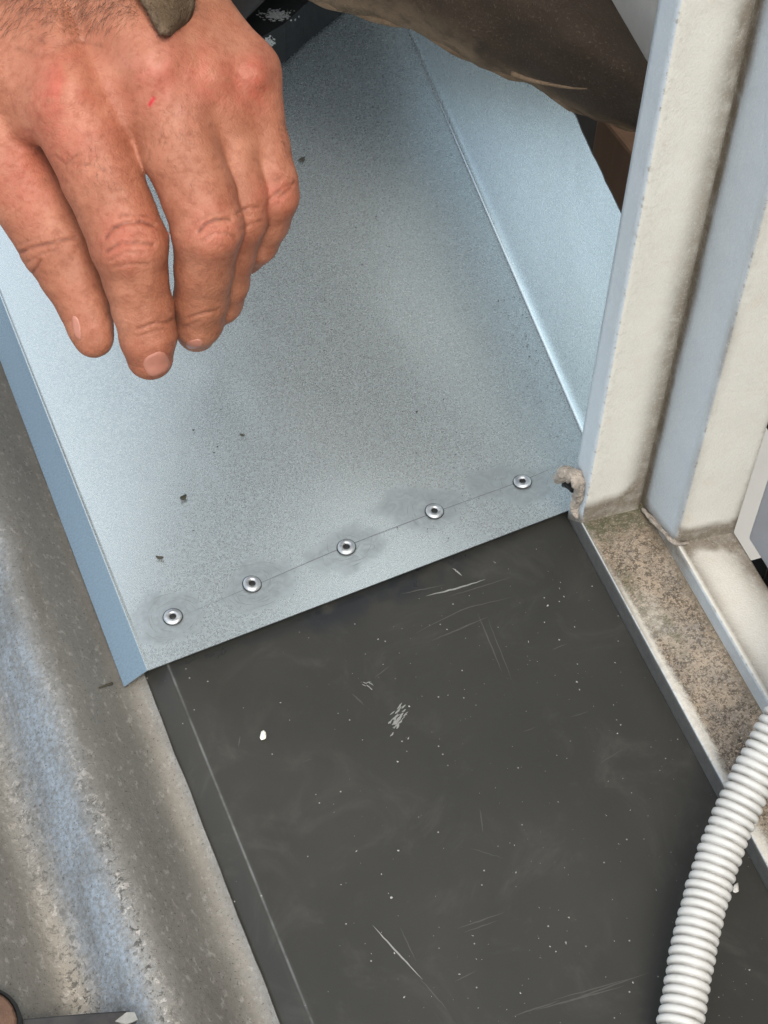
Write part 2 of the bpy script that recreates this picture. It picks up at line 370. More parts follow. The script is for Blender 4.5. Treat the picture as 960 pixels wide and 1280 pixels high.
def ribbon(pts, w, lift=.0005):
    pts = np.asarray(pts, float); T = np.gradient(pts, axis=0); N = np.stack([-T[:, 1], T[:, 0], 0 * T[:, 0]], 1); N /= np.linalg.norm(N, axis=1)[:, None] + 1e-9
    n = len(pts); ww = w * np.sin(np.linspace(.12, math.pi - .12, n))[:, None] * .5
    V = np.vstack([pts + N * ww, pts - N * ww]); V[:, 2] += lift
    return V, [(i, i + n, i + n + 1, i + 1) for i in range(n - 1)]
def join(parts):
    V = []; F = []; k = 0
    for v, f in parts:
        V.append(np.asarray(v, float)); F += [tuple(i + k for i in q) for q in f]; k += len(v)
    return np.vstack(V), F
def scratch_px(pts, w, z=0.0, n=14, jit=.6):
    Q = np.array(pts, float); t = np.linspace(0, 1, n); i = np.linspace(0, len(Q) - 1, n)
    X = np.interp(i, range(len(Q)), Q[:, 0]) + RNG.normal(0, jit * .4, n); Y = np.interp(i, range(len(Q)), Q[:, 1]) + RNG.normal(0, jit * .4, n)
    q_ = np.array([at(x, y, z) for x, y in zip(X, Y)]); q_[:, 2] = tray_z(q_[:, 0], q_[:, 1]); return ribbon(q_, w, .00012)
bright = [([(533, 744), (570, 735), (607, 723)], .0008), ([(466, 1156), (495, 1188), (528, 1223)], .0006), ([(566, 709), (578, 719)], .0007)]
V, F = join([scratch_px(p, w) for p, w in bright]); mesh('bright_scratches', V, F, M['scratch'], gut, None, None, False)['kind'] = 'stuff'
fa = [([(597, 765), (628, 840)], .0006), ([(610, 772), (640, 850)], .0004), ([(540, 800), (610, 770)], .0007), ([(560, 745), (640, 720)], .0005), ([(500, 742), (556, 730)], .0005),
      ([(668, 1262), (780, 1232)], .0006), ([(700, 1255), (812, 1215)], .0005), ([(690, 1250), (790, 1222)], .0004), ([(640, 1270), (700, 1250)], .0005), ([(572, 1160), (630, 1140)], .0005), ([(580, 1165), (622, 1150)], .0004), ([(525, 1222), (560, 1262)], .0004),
      ([(500, 1158), (520, 1200)], .0004), ([(440, 866), (455, 880)], .0006), ([(600, 1010), (604, 1040)], .0005), ([(300, 920), (298, 934)], .0005), ([(520, 790), (580, 760), (640, 745)], .0005)]
for _ in range(8):
    x = RNG.uniform(300, 850); y = RNG.uniform(700, 1270); a = RNG.normal(-.35, .5); L = RNG.uniform(8, 45); fa.append(([(x, y), (x + L * math.cos(a), y + L * math.sin(a))], RNG.uniform(.0002, .00045)))
V, F = join([scratch_px(p, w) for p, w in fa]); mesh('faint_scratches', V, F, M['faint'], gut, None, None, False)['kind'] = 'stuff'
# scuff patch of broken pale strokes
sc = []
for _ in range(34):
    x = 497 + RNG.normal(0, 4.0); y = 897 + RNG.normal(0, 6.5); x += (897 - y) * .5
    sc.append(scratch_px([(x - RNG.uniform(1, 4), y + RNG.uniform(1, 4)), (x + RNG.uniform(1, 3), y - RNG.uniform(1, 5))], RNG.uniform(.0003, .0009), n=5))
for _ in range(9):
    x = 455 + RNG.normal(0, 7); y = 855 + RNG.normal(0, 3); sc.append(scratch_px([(x, y), (x + RNG.uniform(2, 7), y + RNG.uniform(-2, 5))], .0004, n=4))
V, F = join(sc); mesh('scuff_mark', V, F, M['scratch'], gut, None, None, False)['kind'] = 'stuff'
def flakes(n, sampler, smin, smax, z):
    parts = []
    for _ in range(n):
        x, y = sampler(); s = smin * (smax / smin) ** (RNG.random() ** 2.2); a = RNG.uniform(0, 6.28); k = RNG.integers(4, 7); th = np.sort(RNG.uniform(0, 6.28, k)); e = RNG.uniform(.45, 1)
        z = tray_z(x, y) + .0001 if z is None else z
        ring = [(x + s * (math.cos(t) * math.cos(a) - e * math.sin(t) * math.sin(a)), y + s * (math.cos(t) * math.sin(a) + e * math.sin(t) * math.cos(a)), z) for t in th]
        top = [(x, y, z + s * .55)]
        parts.append((ring + top, [(i, (i + 1) % k, k) for i in range(k)]))
    return join(parts)
def samp_px(cx0, cx1, cy0, cy1, z=0):
    def f():
        p = at(RNG.uniform(cx0, cx1), RNG.uniform(cy0, cy1), z); return p[0], p[1]
    return f
def samp_tray():
    while True:
        p = at(RNG.uniform(230, 955), RNG.uniform(680, 1280), 0)
        if .075 < p[0] < .246 and p[1] < .35 + (p[0] - .06) * .05 - .004 and RNG.random() < .35 + .65 * np.clip((p[0] - .1) / .12, 0, 1): return p[0], p[1]
V, F = flakes(420, samp_tray, .00013, .00060, None)
tag(mesh('dust_specks', V, F, M['speck'], None, at(600, 1000), None, False), 'fine pale dust specks scattered over the charcoal gutter tray', 'dust', kind='stuff')

# ------------------------------------------------------------------ new galvanised sheet riveted into the tray
ZS = .0030
BL, BR = at(185, 838, ZS), at(705, 640, ZS)
FT, FB = at(515, 50, ZS), at(722, 530, ZS)
sheet = empty('galvanised_sheet', (.17, .42, 0), 'new light galvanised steel sheet riveted over the dark gutter tray, under the hand', 'metal sheet')
riv_px = [(216, 771), (315, 730), (433, 684), (543, 639), (653, 602)]
RIV = [at(x, y, ZS + .0006) for x, y in riv_px]
def foldx(y): return FB[0] + (FT[0] - FB[0]) * (y - FB[1]) / (FT[1] - FB[1])
slope = (BR[1] - BL[1]) / (BR[0] - BL[0])
y_end = 1.05
rows = np.concatenate([np.linspace(0, .30, 110), np.linspace(.305, 1, 60)])
UPH = .1215
_l = at(155, 858, -.002); LIPX, LIPY = _l[0], _l[1]
cols = []   # (kind, value)
for a in (0, .3, .6, .85, .96, 1): cols.append(('lip', a))
cols.append(('floor', .002)); cols.append(('floor', .006))
for a in np.linspace(.012, .988, 84): cols.append(('floor', a))
for a in np.linspace(0, 1, 7): cols.append(('bend', a))
for a in np.linspace(.03, 1, 22): cols.append(('up', a))
P = np.zeros((len(rows), len(cols), 3))
for j, (k, a) in enumerate(cols):
    for i, r in enumerate(rows):
        y0 = BL[1] + (y_end - BL[1]) * r
        xl = BL[0]; xr = foldx(y0 + .011 * (1 - r)); yr_extra = (xr - xl) * slope * (1 - r)
        if k == 'lip':
            q = 1 - a; p = (xl + (LIPX - xl) * q, y0 + (LIPY - BL[1]) * q * (1 - r), ZS + .0002 - .0054 * q ** 1.1)
        elif k == 'floor': x = xl + (xr - xl) * a; p = (x, y0 + yr_extra * a, ZS)
        elif k == 'bend':
            t = a * math.pi / 2; R_ = .0022; p = (xr + R_ * math.sin(t) - R_ * .3, y0 + yr_extra, ZS + R_ * (1 - math.cos(t)))
        else:
            hgt = UPH * (1 + .03 * (fbm(y0 * 45, 3.3) - .5) * 2) ; p = (xr + .0022 * .7 + .003 * a, y0 + yr_extra, ZS + .0022 + (hgt - .0022) * a)
        P[i, j] = p
fl = np.array([k == 'floor' for k, a in cols])[None, :] * 1.0
fa_ = np.array([math.sin(math.pi * a) if k == 'floor' else 0 for k, a in cols])[None, :]
up = np.array([a if k == 'up' else 0 for k, a in cols])[None, :]
P[..., 2] += fa_ * ((fbm(P[..., 0] * 9, P[..., 1] * 6 + 3) - .5) * .0034 * np.clip(rows * 6, 0.05, 1)[:, None])
P[..., 0] += up * (fbm(P[..., 1] * 8, P[..., 2] * 9) - .5) * .003
X_, Y_ = P[..., 0], P[..., 1]
sm = np.zeros(X_.shape)
for n, rv in enumerate(RIV):
    off = [(-.001, .001, .0125, .011), (.003, -.001, .0135, .0105), (.001, 0, .014, .010), (-.004, .004, .016, .010), (-.005, .001, .017, .0085)][n]
    dx = (X_ - rv[0] - off[0]); dy = (Y_ - rv[1] - off[1])
    ang = -.35 if n > 2 else .1
    ex = dx * math.cos(ang) + dy * math.sin(ang); ey = -dx * math.sin(ang) + dy * math.cos(ang)
    d = np.sqrt((ex / off[2] / 1.15) ** 2 + (ey / off[3] / 1.15) ** 2) + (fbm(X_ * 150 + n * 9, Y_ * 150) - .5) * .7
    sm = np.maximum(sm, np.clip((1.15 - d) / .35, 0, 1) * .80 * fl)
grime = np.clip(1 - (seg_d(X_, Y_, at(690, 500, ZS), at(722, 545, ZS)) / .022), 0, 1) * fl + .25 * np.exp(-(seg_d(X_, Y_, FB, FT) / .006) ** 2) * fl * (Y_ < .56)
so = grid('sheet', P, M['galv'], sheet, None, dict(smudge=sm, grime=np.clip(grime, 0, 1), lip_sky=np.ones((len(rows), 1)) * np.array([1.0 if k == 'lip' and a < .98 else 0.0 for k, a in cols])[None, :])); solidify(so, .0005); so.data.materials.append(M['cut']); so.modifiers[0].material_offset_rim = 1; crisp(so)
# scribed line through the rivets, scuffed bare-metal edge
lp = spline([at(150 + 75, 771, ZS + .0001), at(330, 727, ZS), at(433, 683, ZS), at(543, 641, ZS), at(653, 601, ZS), at(700, 581, ZS)], 40)
V, F = ribbon(lp, .00042, .0002); mesh('scribed_line', V, F, M['line'], sheet, None, None, False)
arc = [at(*p, ZS) for p in ((283, 712), (275, 722), (273, 735), (279, 750), (290, 762), (302, 768), (312, 769))]
V, F = ribbon(spline(arc, 26), .0004, .0003); mesh('swirl_mark', V, F, M['rub'], sheet, None, None, False)
sw = []
for n, rv in enumerate(RIV):
    for _ in range(26 if n < 2 else 12):
        r0 = RNG.uniform(.0055, .012); a0 = RNG.uniform(0, 6.28); da = RNG.uniform(.25, .9); ox, oy = RNG.normal(0, .0015, 2)
        sw.append(ribbon([(rv[0] + ox + r0 * math.cos(a0 + da * t) * 1.15, rv[1] + oy + r0 * math.sin(a0 + da * t), ZS) for t in np.linspace(0, 1, 7)], RNG.uniform(.0001, .00025), .0003))
V, F = join(sw); mesh('rub_marks', V, F, M['rub'], sheet, None, None, False)['kind'] = 'stuff'

# blind rivets
def lathe(prof, seg=28):
    V = []; F = []
    for r, z in prof:
        for k in range(seg): V.append((r * math.cos(2 * math.pi * k / seg), r * math.sin(2 * math.pi * k / seg), z))
    F = grid_faces(len(prof), seg, True); F.append(tuple(range((len(prof) - 1) * seg, len(prof) * seg)))
    return np.array(V), F
rp = [(.0041, 0), (.0041, .0003), (.0039, .0006), (.0034, .00095), (.0027, .00115), (.0021, .00115), (.0017, .0009), (.00155, .0003)]
V0, F0 = lathe(rp); Vm, Fm = lathe([(.00145, .00), (.00145, .00065), (.0011, .00085), (.0004, .00075)], 14)
Vw, Fw = lathe([(.0045, .0000), (.0044, .0001), (.0042, .0001)], 28)
first = None
for i, p in enumerate(RIV):
    if first is None:
        r = mesh('rivet', V0 + p, F0, M['rivet'], sheet, p); mn = mesh('mandrel', Vm + p, Fm, M['mandrel'], r, p); ring = mesh('dark_ring', Vw + p, Fw, M['mandrel'], r, p); first = (r, mn, ring)
    else:
        r = first[0].copy(); COL.objects.link(r); r.parent = sheet; r.location = tuple(np.array(p) - wloc(sheet))
        for c0 in first[1:]:
            c1 = c0.copy(); COL.objects.link(c1); c1.parent = r
    r.rotation_euler = (RNG.normal(0, .07), RNG.normal(0, .07), RNG.uniform(0, 6.28)); r.scale = (RNG.uniform(.90, .97), RNG.uniform(.90, .97), RNG.uniform(.8, 1.1))

# grit and leaf fragments on the sheet
def samp_sheet():
    while True:
        p = at(RNG.uniform(60, 730), RNG.uniform(40, 830), ZS)
        if BL[0] + .004 < p[0] < foldx(p[1]) - .003 and p[1] > BL[1] + .006 + (p[0] - BL[0]) * slope and RNG.random() < .15 + np.clip((p[0] - .1) / .2, 0, .8): return p[0], p[1]
def samp_corner():
    q = RNG.random(); p = at(640 + 78 * q + RNG.normal(0, 9) - 8, 370 + 150 * q + RNG.normal(0, 8) + 4, ZS)
    return min(p[0], foldx(p[1]) - .002), p[1]
v1 = flakes(230, samp_sheet, .00014, .0007, ZS + .0008); v2 = flakes(70, samp_corner, .0002, .0007, ZS + .0008)
V, F = join([v1, v2])
tag(mesh('dark_grit', V, F, M['dark'], None, at(560, 400, ZS), None, False), 'fine dark grit sprinkled over the new galvanised sheet', 'grit', kind='stuff')
def fragment(name, px, py, w, h, ang, mat, label, cat, z, grp=None, curl=.0006, n=9):
    c = at(px, py, z); V = []; t = np.linspace(0, 2 * math.pi, n, endpoint=False)
    rr = 1 + RNG.normal(0, .12, n)
    for zz, sc_ in ((.0001, .9), (.0007, 1.0), (.0011, .55)):
        for a, q in zip(t, rr):
            x = math.cos(a) * w * q * sc_; y = math.sin(a) * h * q * sc_
            V.append((c[0] + x * math.cos(ang) - y * math.sin(ang), c[1] + x * math.sin(ang) + y * math.cos(ang), c[2] + zz + curl * (x / w) ** 2))
    F = grid_faces(3, n, True) + [tuple(range(2 * n, 3 * n)), tuple(range(n))[::-1]]
    return tag(mesh(name, V, F, mat, None, c, None, True), label, cat, grp)
zf = ZS + .0006
fragment('leaf_fragment', 229, 623, .0017, .0012, .5, M['leaf'], 'dark leaf fragment lying left of centre on the galvanised sheet', 'leaf', zf)
fragment('leaf_fragment', 200, 698, .0016, .0006, -.5, M['leaf'], 'thin curled leaf sliver on the sheet above the lowest rivet', 'leaf', zf)
fragment('leaf_fragment', 303, 545, .0013, .0004, -.7, M['leaf'], 'tiny dark sliver on the bright middle of the sheet', 'leaf', zf)
fragment('grit_chip', 377, 201, .0020, .0016, .4, M['dark'], 'square dark chip on the sheet right of the little finger', 'chip', zf, n=5)
fragment('paint_chip', 329, 921, .0020, .0013, 1.1, M['chip'], 'small oval cream chip lying on the charcoal tray', 'chip', .0002)
fragment('sealant_crumb', 919, 1112, .0019, .0012, .7, M['sealw'], 'pale sealant crumb on the tray right of the white hose', 'crumb', .0002, n=7)
tw = spline([at(116, 866, .0005) + np.array([0, 0, .001]), at(128, 861, .0005) + np.array([0, 0, .0015]), at(141, 855, .0005) + np.array([0, 0, .0005])], 10); V, F = tube(tw, np.linspace(.0002, .0006, 10), 6)
tag(mesh('twig', V, F, M['leaf'], None, tw[4]), 'tiny dark twig on the roof sheet below the blue lip', 'twig')

# ------------------------------------------------------------------ window frame: one profile swept along sill and jamb
P1 = at(727, 654, .010); bdir = at(893, 1000, 0) - at(705, 648, 0); ET = -bdir / np.linalg.norm(bdir); EU = np.array([ET[1], -ET[0], 0.]); EZ = np.array([0, 0, 1.])
def FR(u, t, z): return P1 + EU * np.asarray(u)[..., None] + ET * np.asarray(t)[..., None] + EZ * np.asarray(z)[..., None]
frame = empty('window_frame', P1 - EZ * .01, 'old cream painted window frame with grimy sill at right', 'window frame')
# profile points: u (inward), vt (protrusion of the jamb towards the opening), vz (rise of the sill)
prof = [(0.012, -.0125, -.0115), (0, -.0122, -.0112), (0, -.0007, -.0007), (.0007, 0, 0), (.0262, .0003, -.0002), (.0268, -.0040, -.0004), (.0290, -.0040, -.0004), (.0290, .0266, .0074), (.0298, .0274, .0081), (.0540, .0305, .0085), (.0548, .0298, .0078), (.0548, .012, -.012)]
seglen = [.012, .0115, .001, .028, .001, .026, .001, .025, .001, .025]
U = []; VT = []; VZ = []; D = []; kind = []
sub = [2, 6, 2, 16, 1, 1, 16, 2, 14, 2, 4]
for i in range(len(prof) - 1):
    a, b = np.array(prof[i]), np.array(prof[i + 1])
    for k in range(sub[i]):
        q = a + (b - a) * k / sub[i]; U.append(q[0]); VT.append(q[1]); VZ.append(q[2]); kd = i + k / sub[i]; kind.append(kd if kd <= 4 else (4 + (kd - 4) / 2 if kd < 6 else kd - 1))
U.append(prof[-1][0]); VT.append(prof[-1][1]); VZ.append(prof[-1][2]); kind.append(len(prof) - 2.)
U, VT, VZ, kind = map(np.array, (U, VT, VZ, kind))
def bump1(x, c, w): return np.exp(-((x - c) / w) ** 2)
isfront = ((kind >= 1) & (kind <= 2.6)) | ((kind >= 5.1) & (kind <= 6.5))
# jamb: runs up
zs = np.concatenate([np.linspace(0, .1, 45), np.linspace(.104, .33, 50), np.linspace(.36, 1.25, 12)])
Pj = np.zeros((len(zs), len(U), 3)); dj = np.zeros(Pj.shape[:2])
for i, z in enumerate(zs):
    zz = z + VZ * max(0, 1 - z / .03)
    Pj[i] = FR(U, -VT, zz)
    h = z
    nz = (fbm(U * 90, np.full_like(U, h * 40), 3) - .5)
    corner = 1.0 * np.exp(-(np.minimum(U - .0255, 0) / .0062) ** 2) * (kind < 5.2)              # grime plus the step's shadow, painted into the reveal's inner corner
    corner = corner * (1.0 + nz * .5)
    foot = np.clip((.0150 - h + nz * .006 + .010 * np.clip((U - .014) / .015, 0, 1) * (kind < 5)) / .006, 0, 1) * (kind >= 2.5)
    foot2 = np.clip((.006 - h + nz * .01) / .005, 0, 1)
    e4 = np.exp(-((U - .0545) / .0022) ** 2) * (kind > 7) * np.clip((.05 - h) / .04, 0, 1)
    e3 = np.exp(-((U - .0300) / .0014) ** 2) * (kind > 6.8) * (.5 + nz)
    fr3 = np.where((kind >= 5) & (kind <= 6.9), np.exp(-(np.minimum(np.abs(VT - .001), np.abs(VT - .0266)) / .0018) ** 2) * (.45 + nz), 0)
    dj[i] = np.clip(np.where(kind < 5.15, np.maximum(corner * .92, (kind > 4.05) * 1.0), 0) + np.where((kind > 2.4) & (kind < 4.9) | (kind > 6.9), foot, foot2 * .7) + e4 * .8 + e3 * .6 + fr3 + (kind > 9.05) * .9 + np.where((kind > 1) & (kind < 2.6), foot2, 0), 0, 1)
one = np.ones((len(zs), 1))
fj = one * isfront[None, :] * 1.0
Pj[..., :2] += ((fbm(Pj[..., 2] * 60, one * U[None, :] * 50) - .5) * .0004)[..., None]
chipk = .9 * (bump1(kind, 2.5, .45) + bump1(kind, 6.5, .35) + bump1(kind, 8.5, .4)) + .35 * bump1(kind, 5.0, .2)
jamb = grid('jamb', Pj, M['frame'], frame, None, dict(dirt_shade=dj, front=fj, grit=dj * 0, moss=dj * 0, chip=one * chipk[None, :], front_shade=dj * 0), flip=True)
# sill: runs towards the viewer
ts = -np.concatenate([np.linspace(0, .25, 120), np.linspace(.26, 1.1, 20)])
Ps = np.zeros((len(ts), len(U), 3)); ds = np.zeros(Ps.shape[:2]); gs = ds.copy(); ms = ds.copy()
for i, t in enumerate(ts):
    tt = t - VT * max(0, 1 + t / .05)
    Ps[i] = FR(U, tt, VZ)
    dist = -tt
    nz = fbm(U * 110, np.full_like(U, t * 45), 3) - .5
    in2 = ((kind >= 2.9) & (kind <= 5.0))
    edge = np.clip((U - .0010 - .0014 * np.clip((dist - .03) / .05, 0, 1) - nz * .004) / .0022, 0, 1)
    bare = np.exp(-(((U - .0085) / .0048) ** 2 + ((dist - .052) / .013) ** 2)) * (1 + nz)
    gs[i] = np.where(in2, np.clip(edge - bare * .55, 0.12, 1) * np.clip(.62 + .55 * (fbm(U * 60, np.full_like(U, t * 30 + 4), 3)), 0, 1), 0)
    in4 = kind > 7.0
    e4 = np.where(in4, np.exp(-((U - .030) / .004) ** 2) * .75 + np.exp(-((U - .0545) / .007) ** 2) * (.9 + nz) + np.clip((.037 - dist + nz * .012) / .006, 0, 1) * .9 + np.clip((.065 - dist) / .03, 0, 1) * .2, 0)
    f3 = np.where((kind >= 5) & (kind <= 6.9), .75 * np.clip((.055 - dist) / .03, 0, 1) + .25 + nz * .5, 0)
    f1 = np.where(kind < 2.45, 1.0 + nz * .1, 0)
    darkband = np.where(in2, np.clip((.026 - dist + nz * .03) / .02, 0, 1) * .6 + np.exp(-((U - .0285) / .0022) ** 2) * .7 + np.exp(-((U - .0005) / .001) ** 2) * np.clip((.09 - dist) / .05, 0, 1), 0)  # darker near the corner, the step foot and the front edge
    ds[i] = np.clip(e4 + f3 + f1 + darkband + (kind > 9.05), 0, 1)
    ms[i] = np.where(in2, np.clip((.012 - dist + nz * .012) / .006, 0, 1) * .8 + np.exp(-((U - .006) / .003) ** 2) * np.exp(-((dist - .035) / .02) ** 2) * .9 * (1 + 2 * nz) + np.exp(-((U - .012) / .003) ** 2) * np.exp(-((dist - .062) / .012) ** 2) * .7, 0)
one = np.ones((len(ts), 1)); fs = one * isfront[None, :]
sill = grid('sill', Ps, M['frame'], frame, None, dict(dirt_shade=ds, front=fs, grit=gs, moss=np.clip(ms, 0, 1), chip=one * chipk[None, :] * .8, front_shade=one * (kind < 2.45)[None, :] * 1.0))
sill['label'] = 'sill caked in brown grit and grime'
# sealant torn away at the frame corner
def lump(name, pts, rad, mat, parent, label=None, sx=1.0, noise=.35, seg=14):
    path = spline(pts, 26); r = np.interp(np.linspace(0, 1, 26), np.linspace(0, 1, len(rad)), rad)
    V, F = tube(path, r, seg, sx); V = V + RNG.normal(0, 1, V.shape) * np.repeat(r, seg)[:, None] * noise * .35
    o = mesh(name, V, F, mat, parent); md = o.modifiers.new('smooth', 'SUBSURF'); md.levels = 1; md.render_levels = 1
    if label: o['label'] = label
    return o
def q(px, py, off):
    d = ray(px, py); k = ((P1 - EU * off - CAM) @ EU) / (d @ EU); return CAM + d * k
lump('torn_sealant', [q(695, 602, .004), q(702, 597, .0048), q(711, 592, .0042), q(719, 596, .003), q(724, 606, .002), q(723, 616, .0018), q(719, 622, .0015)], [.0010, .0024, .0030, .0030, .0026, .0020, .0010], M['seal'], frame, 'curled torn end of old grey sealant', 1.4, 1.0)
lump('torn_sealant', [q(722, 600, .001), q(724, 618, .001), q(718, 634, .0012), q(722, 648, .0008)], [.0014, .0022, .0020, .0007], M['seal'], frame, 'ragged sealant tail hanging at the corner', 1.2, .7)
lump('torn_sealant', [q(704, 606, .0008), q(711, 606, .0010), q(717, 614, .0008)], [.0010, .0019, .0012], M['void'], frame, 'dark lump standing in for the shaded hollow of the torn sealant', 1.0)  # shade of the hollow, put in as a dark lump
lump('sealant_bead', [FR(.0275, -.001, .001), FR(.0278, -.010, .0030), FR(.0282, -.019, .0058), FR(.0290, -.0275, .0085), FR(.034, -.0300, .0092)], [.0006, .0010, .0007, .0010, .0004], M['seal'], frame, 'cracked pale sealant bead at the step', 1.3, 1.1)
# sash and dark glass behind the frame
sash = empty('window_sash', FR(.07, -.3, 0), 'pale grey window sash with dark glass behind the frame', 'window')
Mx = np.array([EU, ET, EZ])
c0 = FR(0, 0, 0)
b = mesh('stile', *box_vf((.0575, -.054, .0105), (.0655, -.036, 1.2), Mx, c0), M['sash'], sash, None, None, False); bevel(b, .0012)
b = mesh('gasket', *tube([FR(.066, -.060 - k * .02, .006 - .002 * (k % 2)) for k in range(45)], .0065, 12), M['rubber'], sash)
b = mesh('gasket', *tube([FR(.068, -.050, z) for z in np.linspace(-.01, 1.2, 14)], .006, 10), M['rubber'], sash)
b = mesh('pane', *box_vf((.076, -1.1, -.02), (.080, -.03, 1.2), Mx, c0), M['glass'], sash, None, None, False)
b = mesh('channel', *box_vf((.0552, -1.1, -.030), (.0755, -.0318, -.014), Mx, c0), M['rubber'], sash, None, None, False)
# wall and timber past the jamb
wall = empty('house_wall', FR(.12, .4, 0), 'white rendered wall beyond the window jamb above dark timber', 'wall')
b = mesh('render', *box_vf((.100, .0127, .082), (.135, 1.2, 1.3), Mx, c0), M['wall'], wall, None, None, False); bevel(b, .004)
b = mesh('void_backing', *box_vf((.150, -.02, -.08), (.154, 1.2, .30), Mx, c0), M['void'], wall, None, None, False)  # black sheet put in for the dark void behind the timber
tx = .335
e0, e1 = atx(743, 160, tx), atx(800, 260, tx)
b = mesh('timber_stud', *box_vf((tx, e1[1] - .03, -.07), (tx + .03, e0[1], .083)), M['wood'], wall, None, None, False); bevel(b, .002)

# ------------------------------------------------------------------ white corrugated hose
hp = spline([at(812, 1480, .012), at(835, 1370, .014), at(853, 1265, .018), at(868, 1180, .022), at(886, 1110, .026), at(906, 1050, .031), at(930, 995, .037), at(965, 925, .046), at(1010, 850, .058), at(1070, 770, .075), at(1150, 690, .11)], 400)
L = np.concatenate([[0], np.cumsum(np.linalg.norm(np.diff(hp, axis=0), axis=1))]); PR = .00335
n = int(L[-1] / PR * 10); s = np.linspace(0, L[-1], n); path = np.stack([np.interp(s, L, hp[:, k]) for k in range(3)], 1)
k = np.ones(41) / 41; pad = np.pad(path, ((20, 20), (0, 0)), 'edge'); path = np.stack([np.convolve(pad[:, i], k, 'valid') for i in range(3)], 1)
f_ = (s / PR) % 1; rj = RNG.normal(0, .00012, 4000)[(s / PR).astype(int)]; rad = .0079 + rj - .0016 * np.clip(np.abs(f_ - .5) * 2, 0, 1) ** 3.2
V, F = tube(path, rad, 30)
tag(mesh('corrugated_hose', V, F, M['white'], None, path[n // 2], dict(groove=np.repeat(np.clip(np.abs(f_ - .5) * 2, 0, 1) ** 3.5, 30))), 'white ribbed flexible hose crossing the sill at lower right', 'hose')

# ------------------------------------------------------------------ tin snips at the lower left corner
zt = .0095
snips = empty('tin_snips', at(-20, 1310, zt), 'rusty dark tin snips at the bottom left on the roof sheet', 'snips')
def pprism(px, z0, z1): return prism([at(x, y, zt)[:2] for x, y in px], z0, z1)
o = mesh('blade', *pprism([(172, 1280), (168, 1270), (158, 1268.5), (118, 1271), (70, 1275), (25, 1279), (-10, 1300), (-20, 1330), (10, 1335), (60, 1318), (120, 1300)], zt, zt + .004), M['steel'], snips, None, None, False); bevel(o, .0007)
o = mesh('blade', *pprism([(168, 1284), (150, 1290), (110, 1310), (60, 1332), (20, 1350), (-20, 1345), (-30, 1320), (10, 1300), (80, 1288)], zt - .0045, zt - .0005), M['steel'], snips, None, None, False); bevel(o, .0007)
o = mesh('blade_tip', *pprism([(174, 1281), (170, 1272), (160, 1272), (146, 1283), (160, 1287)], zt + .0041, zt + .0048), M['scratch'], snips, None, None, False)
cc = at(-22, 1296, zt)
V, F = lathe([(.0001, .0095), (.0115, .0095), (.0126, .0085), (.0128, .0045)], 32)
o = mesh('pivot_plate', V + np.array([cc[0], cc[1], zt]), [f[::-1] for f in F], M['rust'], snips)
V, F = lathe([(.0128, .004), (.0142, .0045), (.0142, .0075), (.0130, .0090)], 32); o = mesh('pivot_rim', V + np.array([cc[0], cc[1], zt]), F[:-1], M['grip'], snips)
for sgn, q_ in ((1, [(-30, 1310), (-120, 1330), (-240, 1330), (-380, 1290)]), (-1, [(-25, 1320), (-110, 1390), (-230, 1440), (-370, 1450)])):
    V, F = tube(spline([at(x, y, zt + .004) for x, y in q_], 24), np.interp(np.linspace(0, 1, 24), [0, .3, 1], [.004, .007, .006]), 12); mesh('handle', V, F, M['grip'], snips)

# ------------------------------------------------------------------ the person: hand, sleeve, jacket, boots
def surface_nets(Dm):
    nx, ny, nz = Dm.shape; ins = Dm < 0
    c = np.zeros((nx - 1, ny - 1, nz - 1), np.int8)
    for i in (0, 1):
        for j in (0, 1):
            for k in (0, 1): c += ins[i:nx - 1 + i, j:ny - 1 + j, k:nz - 1 + k]
    cells = np.argwhere((c > 0) & (c < 8)); idx = -np.ones(c.shape, np.int32); idx[tuple(cells.T)] = np.arange(len(cells))
    acc = np.zeros((len(cells), 3)); cnt = np.zeros(len(cells))
    cor = [(i, j, k) for i in (0, 1) for j in (0, 1) for k in (0, 1)]
    for a in cor:
        for ax in range(3):
            if a[ax]: continue
            b = list(a); b[ax] = 1
            da = Dm[cells[:, 0] + a[0], cells[:, 1] + a[1], cells[:, 2] + a[2]]; db = Dm[cells[:, 0] + b[0], cells[:, 1] + b[1], cells[:, 2] + b[2]]
            mk = (da < 0) != (db < 0); t = np.where(mk, da / np.where(mk, da - db, 1), 0)
            p = np.tile(np.array(a, float), (len(cells), 1)); p[:, ax] += t
            acc[mk] += p[mk]; cnt[mk] += 1
    V = cells + acc / cnt[:, None]; F = []
    for ax in range(3):
        o1, o2 = [(1, 2), (2, 0), (0, 1)][ax]
        sl0 = [slice(1, -1)] * 3; sl1 = [slice(1, -1)] * 3; sl0[ax] = slice(0, -1); sl1[ax] = slice(1, None)
        A = ins[tuple(sl0)]; B = ins[tuple(sl1)]
        for sgn in (0, 1):
            e = np.argwhere((A & ~B) if sgn == 0 else (~A & B)); base = e + 1; base[:, ax] -= 1
            def g(d1, d2):
                q = base.copy(); q[:, o1] -= d1; q[:, o2] -= d2; return idx[q[:, 0], q[:, 1], q[:, 2]]
            quad = np.stack([g(1, 1), g(0, 1), g(0, 0), g(1, 0)], 1)
            F.append(quad if sgn == 0 else quad[:, ::-1])
    return V, np.vstack(F)
